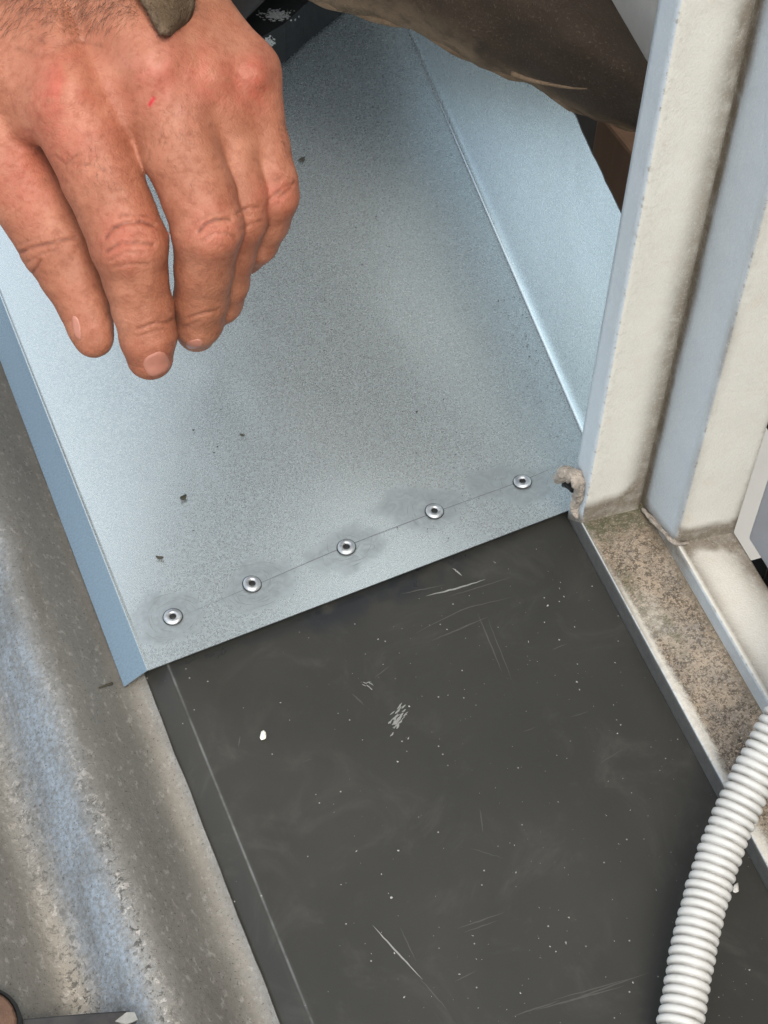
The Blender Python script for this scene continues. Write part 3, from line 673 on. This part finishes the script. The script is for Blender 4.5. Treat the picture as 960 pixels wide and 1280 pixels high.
class SDF:
    def __init__(s, lo, hi, h):
        s.lo = np.array(lo, float); s.h = h; s.n = np.ceil((np.array(hi) - s.lo) / h).astype(int) + 1
        s.ax = [s.lo[i] + h * np.arange(s.n[i]) for i in range(3)]
    def new(s): return np.full(s.n, 1e3, np.float32)
    def cone(s, Dm, a, b, ra, rb, k, mar=None, flat=None):
        a = np.array(a, float); b = np.array(b, float); mar = mar or (k * 2 + 12)
        lo = np.minimum(a - ra, b - rb) - mar; hi = np.maximum(a + ra, b + rb) + mar
        i0 = np.clip(((lo - s.lo) / s.h).astype(int), 0, s.n - 1); i1 = np.clip(((hi - s.lo) / s.h).astype(int) + 1, 0, s.n)
        if (i1 <= i0).any(): return
        sl = tuple(slice(x, y) for x, y in zip(i0, i1))
        X = s.ax[0][sl[0]][:, None, None]; Y = s.ax[1][sl[1]][None, :, None]; Z = s.ax[2][sl[2]][None, None, :]
        d = b - a; dd = d @ d + 1e-9
        t = np.clip(((X - a[0]) * d[0] + (Y - a[1]) * d[1] + (Z - a[2]) * d[2]) / dd, 0, 1)
        q = np.sqrt((X - a[0] - t * d[0]) ** 2 + (Y - a[1] - t * d[1]) ** 2 + (Z - a[2] - t * d[2]) ** 2) - (ra + (rb - ra) * t)
        Dm[sl] = smin(Dm[sl], q.astype(np.float32), k)
def smin(a, b, k):
    h = np.maximum(k - np.abs(a - b), 0) / k
    return np.minimum(a, b) - h * h * h * k / 6

D0 = .475
def hp3(p):   # hand space (pixels at depth D0, third axis in the same unit, away from the viewer) -> world
    p = np.atleast_2d(np.asarray(p, float)); dep = D0 * (1 + p[:, 2] / FPX)
    d = np.stack([(p[:, 0] - 480) / FPX, (p[:, 1] - 640) / FPX, np.ones(len(p))], 1)
    return CAM + (d * dep[:, None]) @ ROT.T
g = SDF((-240, -330, -110), (400, 500, 260), 2.5)
chains = {
 'index':  [(82, 118, 2, 52), (104, 165, 0, 53), (127, 220, 2, 51), (148, 270, 4, 48), (161, 305, 2, 49.5), (169, 345, 20, 41), (178, 385, 38, 38.5), (185, 420, 52, 36), (188, 446, 66, 29.5)],
 'middle': [(192, 80, -4, 52), (210, 135, -6, 50), (226, 190, -8, 49), (248, 245, -8, 46.5), (259, 286, -6, 45), (255, 335, 32, 37), (251, 375, 66, 34.5), (248, 402, 92, 32), (246, 414, 118, 26)],
 'ring':   [(254, 84, 22, 42), (272, 135, 26, 38), (287, 190, 30, 36), (299, 245, 34, 36), (297, 276, 38, 36.5), (287, 318, 70, 32), (281, 352, 96, 30), (275, 378, 122, 28), (268, 388, 146, 24)],
 'pinky':  [(309, 92, 50, 37), (321, 140, 52, 33.5), (331, 185, 54, 31.5), (340, 225, 56, 31.5), (341, 245, 58, 32.5), (333, 278, 82, 28), (322, 304, 104, 26), (308, 322, 126, 22)],
 'thumb':  [(-72, 40, 70, 62), (-38, 120, 66, 58), (6, 200, 80, 54), (46, 258, 86, 50), (70, 304, 86, 47), (90, 345, 86, 40), (104, 380, 84, 33), (113, 408, 84, 29), (117, 422, 86, 26)],
}
HD = g.new()
WR = np.array([62., -165., 70.])
palm = g.new()
mc = {'index': (6, -150, 62), 'middle': (52, -160, 50), 'ring': (92, -158, 62), 'pinky': (124, -150, 84)}
for k_, w in mc.items():
    p = chains[k_][0]; g.cone(palm, w, p[:3], 50, p[3] * .97, 26)
    g.cone(palm, np.array(w) + (0, 20, 45), np.array(p[:3]) + (0, -8, 42), 48, p[3] * .8, 26)
g.cone(palm, (-20, -120, 95), chains['thumb'][1][:3], 58, 54, 30)
g.cone(palm, (-30, -20, 90), (60, 60, 60), 50, 44, 30)
g.cone(palm, (WR[0] - 55, -170, 80), (WR[0] - 80, -330, 110), 62, 66, 30); g.cone(palm, (WR[0] + 45, -170, 80), (WR[0] + 30, -330, 110), 60, 64, 30)
for a_, b_2, r0_, r1_, k_2 in (((-70, -110, 85), (14, 70, 40), 60, 56, 30), ((14, 70, 40), (48, 138, 26), 52, 40, 26), ((-60, 20, 80), (18, 150, 62), 60, 44, 26),
        ((136, 0, 18), (140, 96, 9), 44, 38, 24), ((140, 96, 9), (152, 138, 18), 38, 28, 20), ((152, 138, 12), (162, 172, 30), 26, 18, 16), ((218, 30, 24), (232, 110, 30), 34, 28, 18), ((232, 110, 30), (248, 150, 40), 26, 20, 14), ((280, 50, 54), (292, 115, 58), 28, 22, 14)):
    g.cone(palm, a_, b_2, r0_, r1_, k_2)
# raised knuckles
for x, y, z, r in ((84, 106, -36, 27), (190, 76, -43, 26), (256, 84, -9, 22), (310, 86, 15, 20)): g.cone(palm, (x, y, z), (x + 2, y + 5, z), r, r, 22)
# tendons
for x, y, z, k_ in ((84, 100, -44, 'index'), (188, 66, -50, 'middle'), (250, 70, -14, 'ring')):
    w = mc[k_]; g.cone(palm, (x, y, z + 9), (w[0] + 5, w[1] + 60, w[2] - 40), 9, 7, 16)
HD = palm
for nm in ('thumb', 'pinky', 'ring', 'index', 'middle'):
    fd = g.new(); ch = chains[nm]
    for a, b in zip(ch[:-1], ch[1:]): g.cone(fd, a[:3], b[:3], a[3], b[3], 9, 62)
    HD = smin(HD, fd, 9.0 if nm == 'thumb' else np.interp(g.ax[1], [140, 220], [46, 6]).astype(np.float32)[None, :, None])
    if nm != 'thumb':                                   # web of skin: blend the root only
        pass
hv, hf = surface_nets(HD); hv = g.lo + hv * g.h
# two rounds of smoothing
def laplace(V, F, n, lam=.5):
    E_ = np.vstack([F[:, [0, 1]], F[:, [1, 2]], F[:, [2, 3]], F[:, [3, 0]]]); E_ = np.vstack([E_, E_[:, ::-1]])
    deg = np.bincount(E_[:, 0], minlength=len(V))[:, None]
    for _ in range(n):
        s_ = np.stack([np.bincount(E_[:, 0], V[E_[:, 1], k], len(V)) for k in range(3)], 1); V = V + lam * (s_ / deg - V)
    return V
hv = laplace(hv, hf, 3)
hs = laplace(hv, hf, 45); wv_ = np.zeros(len(hv))
for a_, b_2, w_ in (((70, -60), (140, 95), 16), ((140, 95), (158, 150), 12), ((160, -40), (222, 90), 14), ((222, 90), (240, 135), 9), ((270, 40), (284, 110), 9)):
    wv_ = np.maximum(wv_, np.exp(-(seg_d(hv[:, 0], hv[:, 1], a_, b_2) / w_) ** 2))
wv_ *= np.clip((165 - hv[:, 1]) / 25, 0, 1); hv = hv + wv_[:, None] * (hs - hv)
def normals(V, F):
    n = np.cross(V[F[:, 2]] - V[F[:, 0]], V[F[:, 3]] - V[F[:, 1]]); N = np.zeros_like(V)
    for k in range(4):
        for c in range(3): N[:, c] += np.bincount(F[:, k], n[:, c], len(V))
    return N / (np.linalg.norm(N, axis=1)[:, None] + 1e-9)
hn = normals(hv, hf)
if (hn[:, 2] * (hv[:, 2] - hv[:, 2].mean())).sum() < 0: hf = hf[:, ::-1]; hn = -hn
px, py = hv[:, 0], hv[:, 1]; face = np.clip(-hn[:, 2] * 2 + .25, 0, 1)
def pl_d(pts):
    d = np.full(len(px), 1e3)
    for a, b in zip(pts[:-1], pts[1:]): d = np.minimum(d, seg_d(px, py, a, b))
    return d
disp = np.zeros(len(px)); crease_col = np.zeros(len(px))
creases = [  # (points, depth, width)
 ([(132, 297), (140, 286), (156, 279), (176, 277), (192, 281)], 1.9, 2.6), ([(134, 314), (150, 304), (172, 303), (192, 306)], 1.5, 2.4), ([(138, 325), (158, 315), (180, 316)], .8, 2.2), ([(150, 270), (172, 268), (188, 271)], .7, 2.2), ([(140, 335), (160, 330), (186, 331)], .7, 2.4),
 ([(248, 290), (256, 281), (270, 274), (288, 274)], 1.8, 2.5), ([(252, 302), (266, 292), (284, 291), (294, 296)], .9, 2.3), ([(246, 276), (262, 268), (282, 265)], .7, 2.2),
 ([(297, 267), (308, 260), (322, 259)], 1.5, 2.2), ([(302, 286), (314, 280), (326, 276)], 1.0, 2.2),
 ([(337, 250), (350, 238), (362, 230)], 1.4, 2.2), ([(350, 246), (362, 237), (368, 228)], 1.6, 2.2), ([(343, 226), (356, 219)], .8, 2.0),
 ([(20, 318), (44, 308), (70, 302), (94, 297)], 1.6, 2.6), ([(38, 345), (46, 333), (50, 326)], 1.5, 2.4), ([(28, 332), (50, 318), (70, 313)], .8, 2.4), ([(24, 306), (48, 297)], .8, 2.2),
 ([(172, 412), (190, 405), (206, 404), (216, 400)], 1.2, 2.4), ([(174, 420), (192, 414), (210, 411)], .6, 2.2), ([(234, 398), (252, 392), (272, 388)], 1.0, 2.2), ([(228, 410), (250, 402)], .6, 2.2),
 ([(70, 196), (82, 206), (96, 194)], .8, 2.5), ([(92, 205), (112, 206), (132, 212)], .8, 2.6), ([(40, 48), (70, 58), (96, 50), (124, 56)], .9, 4.5), ([(20, 60), (46, 70), (70, 64)], .7, 4.),
 ([(208, 180), (200, 168), (204, 156), (216, 152)], .5, 2.2)]
for pts, dp, w in creases:
    e = np.exp(-(pl_d(pts) / (w * .8)) ** 2) * face; disp -= dp * 1.35 * e; crease_col = np.maximum(crease_col, e * min(1, dp / 1.8))
    e2 = np.exp(-((pl_d(pts) - 2.4 * w) / (1.3 * w)) ** 2) * face; disp += dp * .28 * e2
disp += (fbm(px / 15., py / 15., 4) - .5) * 1.6 * face + (fbm(px / 40. + 9, py / 40., 3) - .5) * 2.5
# fine skin lines across each finger and the knuckles
disp += (fbm((px * .8 + py * .3) / 12., (py - px * .3) / 3.2, 2) - .5) * .45 * face
hv = hv + hn * disp[:, None]
blob = lambda x, y, sx, sy: np.exp(-(((px - x) / sx) ** 2 + ((py - y) / sy) ** 2))
red = 0.9 * blob(80, 110, 40, 42) + .8 * blob(195, 85, 36, 45) + .8 * blob(258, 95, 26, 36) + .9 * blob(315, 100, 24, 36) + .7 * blob(160, 305, 36, 40) + .65 * blob(270, 290, 32, 34) + .6 * blob(345, 240, 24, 24) + .6 * blob(190, 440, 40, 40) + .5 * blob(110, 420, 30, 40) + .35 * blob(100, 170, 50, 50) + .5 * blob(30, 220, 40, 60)
pale = .7 * blob(186, 66, 30, 26) + .35 * blob(235, 130, 18, 40)
brown = np.clip((45 - py) / 70, 0, 1) * .7 + .62 * np.clip((py - 270) / 150, 0, 1) + .55 * blob(300, 170, 14, 14)  # browner wrist; shade of the lower fingers painted into the skin colour
blot = fbm(px / 22., py / 22., 4)
base = np.array([.292, .113, .064]); tint = np.tile(base, (len(px), 1))
def lerp(f, c): 
    global tint
    tint = tint + np.clip(f, 0, 1)[:, None] * (np.array(c) - tint)
lerp(red * (.45 + .9 * blot), (.41, .095, .066)); lerp(pale, (.47, .235, .18)); lerp(brown, (.25, .108, .058)); lerp((fbm(px / 9. + 3, py / 9., 4) - .42) * 1.6, (.33, .135, .078)); lerp((fbm(px / 30. + 7, py / 30., 3) - .5) * 2.0, (.40, .175, .108)); lerp((blot - .45) * 1.5, (.33, .125, .072)); lerp(crease_col * .95 * np.clip(fbm(px / 6., py / 6., 2) * 1.8 - .25, 0, 1), (.14, .045, .026))
lerp(np.exp(-(seg_d(px, py, (187, 131), (192, 123)) / 2.2) ** 2) * face * 1.2, (.42, .02, .03))
WRIST = hp3(WR)[0]
person = empty('person', (.34, .98, 0), 'person in dusty dark brown work clothes reaching one bare hand over the sheet', 'person')
HW = hp3(hv)
hand = mesh('hand', HW, hf, M['skin'], person, None, dict(tint=tint)); hand['label'] = 'bare left hand with relaxed bent fingers and reddened knuckles'
# nails
bvh = BVHTree.FromPolygons([Vector(v) for v in HW], [tuple(int(i) for i in f) for f in hf])
def cast(px_, py_):
    d = Vector(ray(px_, py_)).normalized(); h = bvh.ray_cast(Vector(CAM), d); return h
def nail(cx, cy, ax, ay, bx, by, lift=.0002):
    rows_ = []; ok = True; nn = 9
    hc = cast(cx, cy)
    if hc[0] is None: return
    V = []; F = []
    pts = [(0, 0)] + [(r * math.cos(t), r * math.sin(t)) for r in (.35, .7, .92, 1.0) for t in np.linspace(0, 2 * math.pi, 20, endpoint=False)]
    for r_i, (u, v) in enumerate(pts):
        rr = math.hypot(u, v)
        if rr > 0:
            p4 = (abs(u) ** 3 + abs(v) ** 3) ** (1 / 3) or 1; u, v = u * rr / p4, v * rr / p4
        h = cast(cx + ax * u + bx * v, cy + ay * u + by * v)
        if h[0] is None: h = bvh.find_nearest(hc[0] + (Vector(atd(cx + ax * u + bx * v, cy + ay * u + by * v, D0)) - Vector(atd(cx, cy, D0))))
        V.append(np.array(h[0] + h[1] * (lift if rr < .95 else -.0001)))
    F = [(0, 1 + k, 1 + (k + 1) % 20) for k in range(20)] + [(1 + r * 20 + k, 1 + (r + 1) * 20 + k, 1 + (r + 1) * 20 + (k + 1) % 20, 1 + r * 20 + (k + 1) % 20) for r in range(3) for k in range(20)]
    return mesh('fingernail', V, F, M['nail'], hand)
nail(196, 455, 15, -7, 6, 13); nail(96, 410, 5, 3, 2, 15); nail(243, 430, 10, -3, 3, 5)
# arm and finger hair
strands = []
def strand(x, y, L_, ang):
    h = cast(x, y)
    if h[0] is None: return
    nrm = np.array(h[1]); d = np.array(atd(x + math.cos(ang) * 10, y + math.sin(ang) * 10, D0) - atd(x, y, D0)); d /= np.linalg.norm(d); d -= nrm * (d @ nrm)
    p = np.array(h[0]); a = p + d * L_ * .5 + nrm * L_ * .22; b = a + d * L_ * .5 + nrm * L_ * .02
    strands.append(tube([p, a, b], [.00003, .000026, .00001], 3))
for _ in range(1100):
    x = RNG.uniform(-10, 175); y = RNG.uniform(-30, 48) - max(0, x - 60) * .12
    if RNG.random() < np.clip((55 - y) / 60, .05, 1): strand(x, y, RNG.uniform(.0025, .0065), RNG.normal(2.2, .45))
for _ in range(60): strand(RNG.normal(115, 28), RNG.normal(215, 22), RNG.uniform(.0012, .003), RNG.normal(1.2, .6))
for _ in range(40): strand(RNG.normal(225, 18), RNG.normal(170, 26), RNG.uniform(.0012, .003), RNG.normal(1.2, .6))
for _ in range(60): strand(RNG.normal(355, 6), RNG.normal(175, 26), RNG.uniform(.0012, .003), RNG.normal(.8, .6))
V, F = join(strands); hr = mesh('hair', V, F, M['hair'], hand); hr['kind'] = 'stuff'

# sleeve: from the slanting cuff over the wrist to the elbow and shoulder
elbow = np.array([.19, .70, .42]); should = np.array([.36, 1.00, .60])
ax_pts = spline([hp3((78, -75, 70))[0], hp3((70, -200, 84))[0], .5 * (hp3((40, -330, 110))[0] + elbow), elbow, .5 * (elbow + should) + np.array([-.01, .01, .01]), should], 50)
T, N, B = frames(ax_pts); rs = np.interp(np.linspace(0, 1, 50), [0, .15, .5, .62, 1], [.044, .044, .055, .062, .085])
a = np.linspace(0, 2 * math.pi, 48, endpoint=False)
wr = 1 + .10 * (fbm(np.arange(50)[:, None] * .55 + 0 * a[None], np.cos(a)[None] * 2 + 5 + 0 * np.arange(50)[:, None]) - .5) * np.clip(np.arange(50) / 8, 0.1, 1)[:, None]
Pc = ax_pts[:, None] + (rs[:, None] * wr)[..., None] * (np.cos(a)[None, :, None] * N[:, None] + np.sin(a)[None, :, None] * B[:, None])
F = grid_faces(50, 48, True); wear = np.zeros((50, 48)); wear[:2] = .9
sl = mesh('sleeve', Pc.reshape(-1, 3), F, M['jacket'], person, None, dict(wear=wear.ravel())); solidify(sl, .003, 0)
# loose tip of the cuff hanging over the back of the hand
nr, nc = 22, 12; Pf = np.zeros((nr, nc, 3)); wf = np.zeros((nr, nc))
for i in range(nr):
    t = i / (nr - 1); y = -80 + 122 * t; xl = 128 + 74 * t ** .9 + (0 if t < .85 else 0); xr = 246 - 8 * t - 24 * max(0, (t - .72) / .28) ** 2
    if t > .93: xl, xr = xl + 1, max(xl + 3, xr - 3)
    for j in range(nc):
        s_ = j / (nc - 1); x = xl + (xr - xl) * s_
        Pf[i, j] = hp3((x, y, -62 + 30 * (1 - t) - 14 * math.sin(math.pi * s_) + 46 * s_ * s_))[0]
        wf[i, j] = max(math.exp(-(s_ / .14) ** 2), math.exp(-((1 - s_) / .12) ** 2), math.exp(-((1 - t) / .10) ** 2))
fz = []
for _ in range(420):
    i = RNG.integers(4, nr); j = RNG.choice([0, nc - 1]) if RNG.random() < .6 and i < nr - 1 else RNG.integers(0, nc)
    p = Pf[i, j] + RNG.normal(0, .0006, 3); d = _n(RNG.normal(0, 1, 3) + (ROT[:, 0] * (1 if j > 5 else -1) + ROT[:, 1] * .6)); L_ = RNG.uniform(.0006, .002)
    fz.append(tube([p, p + d * L_ * .5, p + d * L_ + RNG.normal(0, .0003, 3)], [.00006, .00005, .00002], 3))
Pf = Pf + ((fbm(np.arange(nr)[:, None] * .5 + 0 * np.arange(nc)[None], np.arange(nc)[None] * .6 + 0 * np.arange(nr)[:, None]) - .5) * .005)[..., None] * ROT[:, 2]
V, F = join(fz); mesh('cuff_fuzz', V, F, M['cuff'], person, None, dict(wear=np.zeros(len(V))))['kind'] = 'stuff'
cf = grid('cuff_flap', Pf, M['cuff'], person, None, dict(wear=wf)); solidify(cf, .0022, 0)

# jacket front panel with worn hem, hanging above the sheet
hem = spline([(300, -75), (352, -22), (392, -2), (440, 12), (520, 34), (600, 78), (660, 98), (735, 140), (800, 160), (868, 196)], 60)
topl = spline([(260, -420), (330, -400), (400, -380), (470, -350), (540, -310), (610, -240), (670, -150), (720, -65), (785, 48), (869, 194)], 60)
nr = 34; Pp = np.zeros((nr, 60, 3)); wv = np.zeros((nr, 60)); 
for i in range(nr):
    v = i / (nr - 1)
    for j in range(60):
        s_ = j / 59; w2 = hem[j] * (1 - v) + topl[j] * v
        dep = .72 - .085 * s_ - .075 * math.sin(math.pi * min(1, v * 1.0)) * (1 - .5 * s_) - .012 * (1 - math.exp(-v * 14)) + .10 * v * (1 - s_)
        dep += (fbm(w2[0] / 80., w2[1] / 40., 3) - .5) * .022 * min(1, v * 8 + .2)
        Pp[i, j] = atd(w2[0], w2[1] + (fbm(j * .7, 2.) - .5) * 5 * (v < .02), dep)
        wv[i, j] = math.exp(-(v / .035) ** 2) * .9 + .5 * math.exp(-((v - .05) / .05) ** 2) * (s_ < .55) + .55 * math.exp(-((v - .16) / .05) ** 2) * (s_ < .25)
jp = grid('jacket_panel', Pp, M['jacket'], person, None, dict(wear=np.clip(wv, 0, 1))); solidify(jp, .004, 0)
V, F = tube([Pp[0, j] for j in range(60)], .0024 + .0008 * np.sin(np.arange(60) * .9), 8)
mesh('hem', V, F, M['cuff'], person, None, dict(wear=np.full(len(V), .8)))
sp_ = spline([(640, 92), (662, 100), (690, 106), (715, 110), (734, 111)], 16)
V, F = tube([atd(x, y, .612 + .012 * (1 - i / 15)) for i, (x, y) in enumerate(sp_)], np.linspace(.0011, .0003, 16), 6); mesh('loose_thread_seam', V, F, M['cuff'], person, None, dict(wear=np.full(len(V), 1.)))
# torso, head and legs above and beyond the frame
def blobmesh(name, cones, k, h, mat, lo, hi, extra=None):
    q_ = SDF(lo, hi, h); Dm = q_.new()
    for a, b, ra, rb in cones: q_.cone(Dm, a, b, ra, rb, k, k * 2 + .05)
    v, f = surface_nets(Dm); v = q_.lo + v * h; v = laplace(v, f, 2); return mesh(name, v, f[:, ::-1], mat, person, None, dict(wear=np.zeros(len(v))))
blobmesh('jacket', [((.40, 1.24, .28), (.45, 1.27, .56), .17, .17), ((.45, 1.27, .56), (.38, 1.06, .60), .16, .10), ((.46, 1.25, .60), (.62, 1.14, .58), .14, .10), ((.64, 1.10, .58), (.66, .98, .40), .075, .06), ((.66, .98, .40), (.62, .92, .28), .06, .05)], .08, .018, M['jacket'], (-.1, .6, -.05), (.95, 1.5, 1.0))
blobmesh('trousers', [((.34, 1.16, .28), (.30, .92, .30), .12, .085), ((.30, .92, .30), (.335, .80, .12), .08, .06), ((.50, 1.18, .28), (.62, .98, .34), .12, .085), ((.62, .98, .34), (.62, 1.10, .08), .08, .06)], .06, .015, M['trouser'], (0, .6, -.05), (.95, 1.5, .6))
hx = np.array([.46, 1.22, .84])
head = blobmesh('head', [(hx + (0, .06, -.14), hx + (0, .03, -.06), .06, .058), (hx + (0, .02, .03), hx + (0, -.005, -.04), .085, .062), (hx + (0, -.05, -.075), hx + (0, -.045, -.08), .032, .03), (hx + (0, -.085, -.02), hx + (0, -.105, -.045), .010, .015), (hx + (.078, .02, -.02), hx + (.08, .025, .01), .014, .016), (hx + (-.078, .02, -.02), hx + (-.08, .025, .01), .014, .016)], .03, .008, M['skin'], (.15, .85, .6), (.7, 1.4, 1.05))
tn = head.data.attributes.new('tint', 'FLOAT_COLOR', 'POINT'); tn.data.foreach_set('color', np.tile([.52, .28, .18, 1], len(head.data.vertices)).astype(np.float32))
blobmesh('cap', [(hx + (0, .03, .065), hx + (0, .01, .06), .082, .082), (hx + (0, -.06, .05), hx + (0, -.15, .035), .035, .012)], .04, .010, M['trouser'], (.15, .85, .7), (.7, 1.4, 1.1))
# boot standing on the sheet behind the hand, a second one beyond
b0, b1 = at(345, 85, ZS + .001), at(415, 25, ZS + .001); bd = _n(np.array([b1[0] - b0[0], b1[1] - b0[1], 0])); bn = np.array([-bd[1], bd[0], 0])
def boot(origin, d_, n_, nm='boot'):
    prof = [(-.075, .030, .034), (-.065, .044, .050), (-.03, .048, .060), (.02, .046, .070), (.07, .042, .086), (.11, .040, .115), (.15, .040, .150), (.19, .040, .155), (.205, .030, .150)]
    V = []; seg = 20
    for x, w, hgt in prof:
        for k in range(seg):
            t = 2 * math.pi * k / seg; cy_ = math.copysign(abs(math.cos(t)) ** .75, math.cos(t)) * w * (1 if math.sin(t) < .1 else (1 - .25 * math.sin(t))); cz = .022 + (math.sin(t) * .5 + .5) ** .8 * (hgt - .022)
            V.append(origin + d_ * x + n_ * (.05 + cy_) + EZ * cz)
    F = grid_faces(len(prof), seg, True); F += [tuple(range(seg)), tuple(reversed(range((len(prof) - 1) * seg, len(prof) * seg)))]
    bo = mesh(nm, V, F, M['boot'], person); md = bo.modifiers.new('smooth', 'SUBSURF'); md.levels = md.render_levels = 2
    n_o = 60; po = []
    for k in range(n_o):
        t = 2 * math.pi * k / n_o; x = .065 + .145 * math.copysign(abs(math.cos(t)) ** .6, math.cos(t)); y = .05 + math.copysign(abs(math.sin(t)) ** .7, math.sin(t)) * (.050 - .008 * max(0, math.cos(t)))
        tread = 1 + (.03 if k % 2 else 0); po.append(origin + d_ * x + n_ * (.05 + (y - .05) * tread))
    Vs = [p + EZ * z for z in (.0, .010, .0105, .024) for p in po]; Vs = np.array(Vs)
    Fs = grid_faces(4, n_o, True) + [tuple(range(n_o))[::-1], tuple(range(3 * n_o, 4 * n_o))]
    mesh('sole', Vs, Fs, M['sole'], bo, None, None, False); return bo
bt = boot(b0, bd, bn)
def patch(c_px, rx, ry, dep_guess, n=40):
    h = None
    dg = bpy.context.evaluated_depsgraph_get(); tr = BVHTree.FromObject(bt, dg); tr2 = BVHTree.FromObject(bt.children[0], dg); mw = np.array(wloc(bt)); parts = []
    for _ in range(n):
        x = c_px[0] + RNG.normal(0, rx); y = c_px[1] + RNG.normal(0, ry); d = Vector(ray(x, y)).normalized()
        hh = tr.ray_cast(Vector(CAM - mw), d); h2 = tr2.ray_cast(Vector(CAM - mw), d)
        if hh[0] is None or (h2[0] is not None and h2[3] < hh[3]): hh = h2
        if hh[0] is None: continue
        p = np.array(hh[0]) + mw; nn_ = np.array(hh[1]); t1 = _n(np.cross(nn_, [.3, .5, .8])); t2 = np.cross(nn_, t1); s_ = RNG.uniform(.0003, .0012)
        k = 6; ring = [p + nn_ * .0005 + s_ * RNG.uniform(.6, 1.2) * (math.cos(q) * t1 + .6 * math.sin(q) * t2) for q in np.linspace(0, 6.28, k, endpoint=False)]
        parts.append((ring + [p + nn_ * .0007], [(i, (i + 1) % k, k) for i in range(k)]))
    return parts
pp = patch((346, 20), 8, 3.2, .8, 260) + patch((335, 53), 3.5, 3.2, .8, 130)
if pp:
    V, F = join(pp); o = mesh('chalk_scuff', V, F, M['chalk'], bt, None, None, False); o['kind'] = 'stuff'
boot(np.array([.55, 1.02, .0]), _n(np.array([.2, 1, 0])), _n(np.array([-1, .2, 0])))
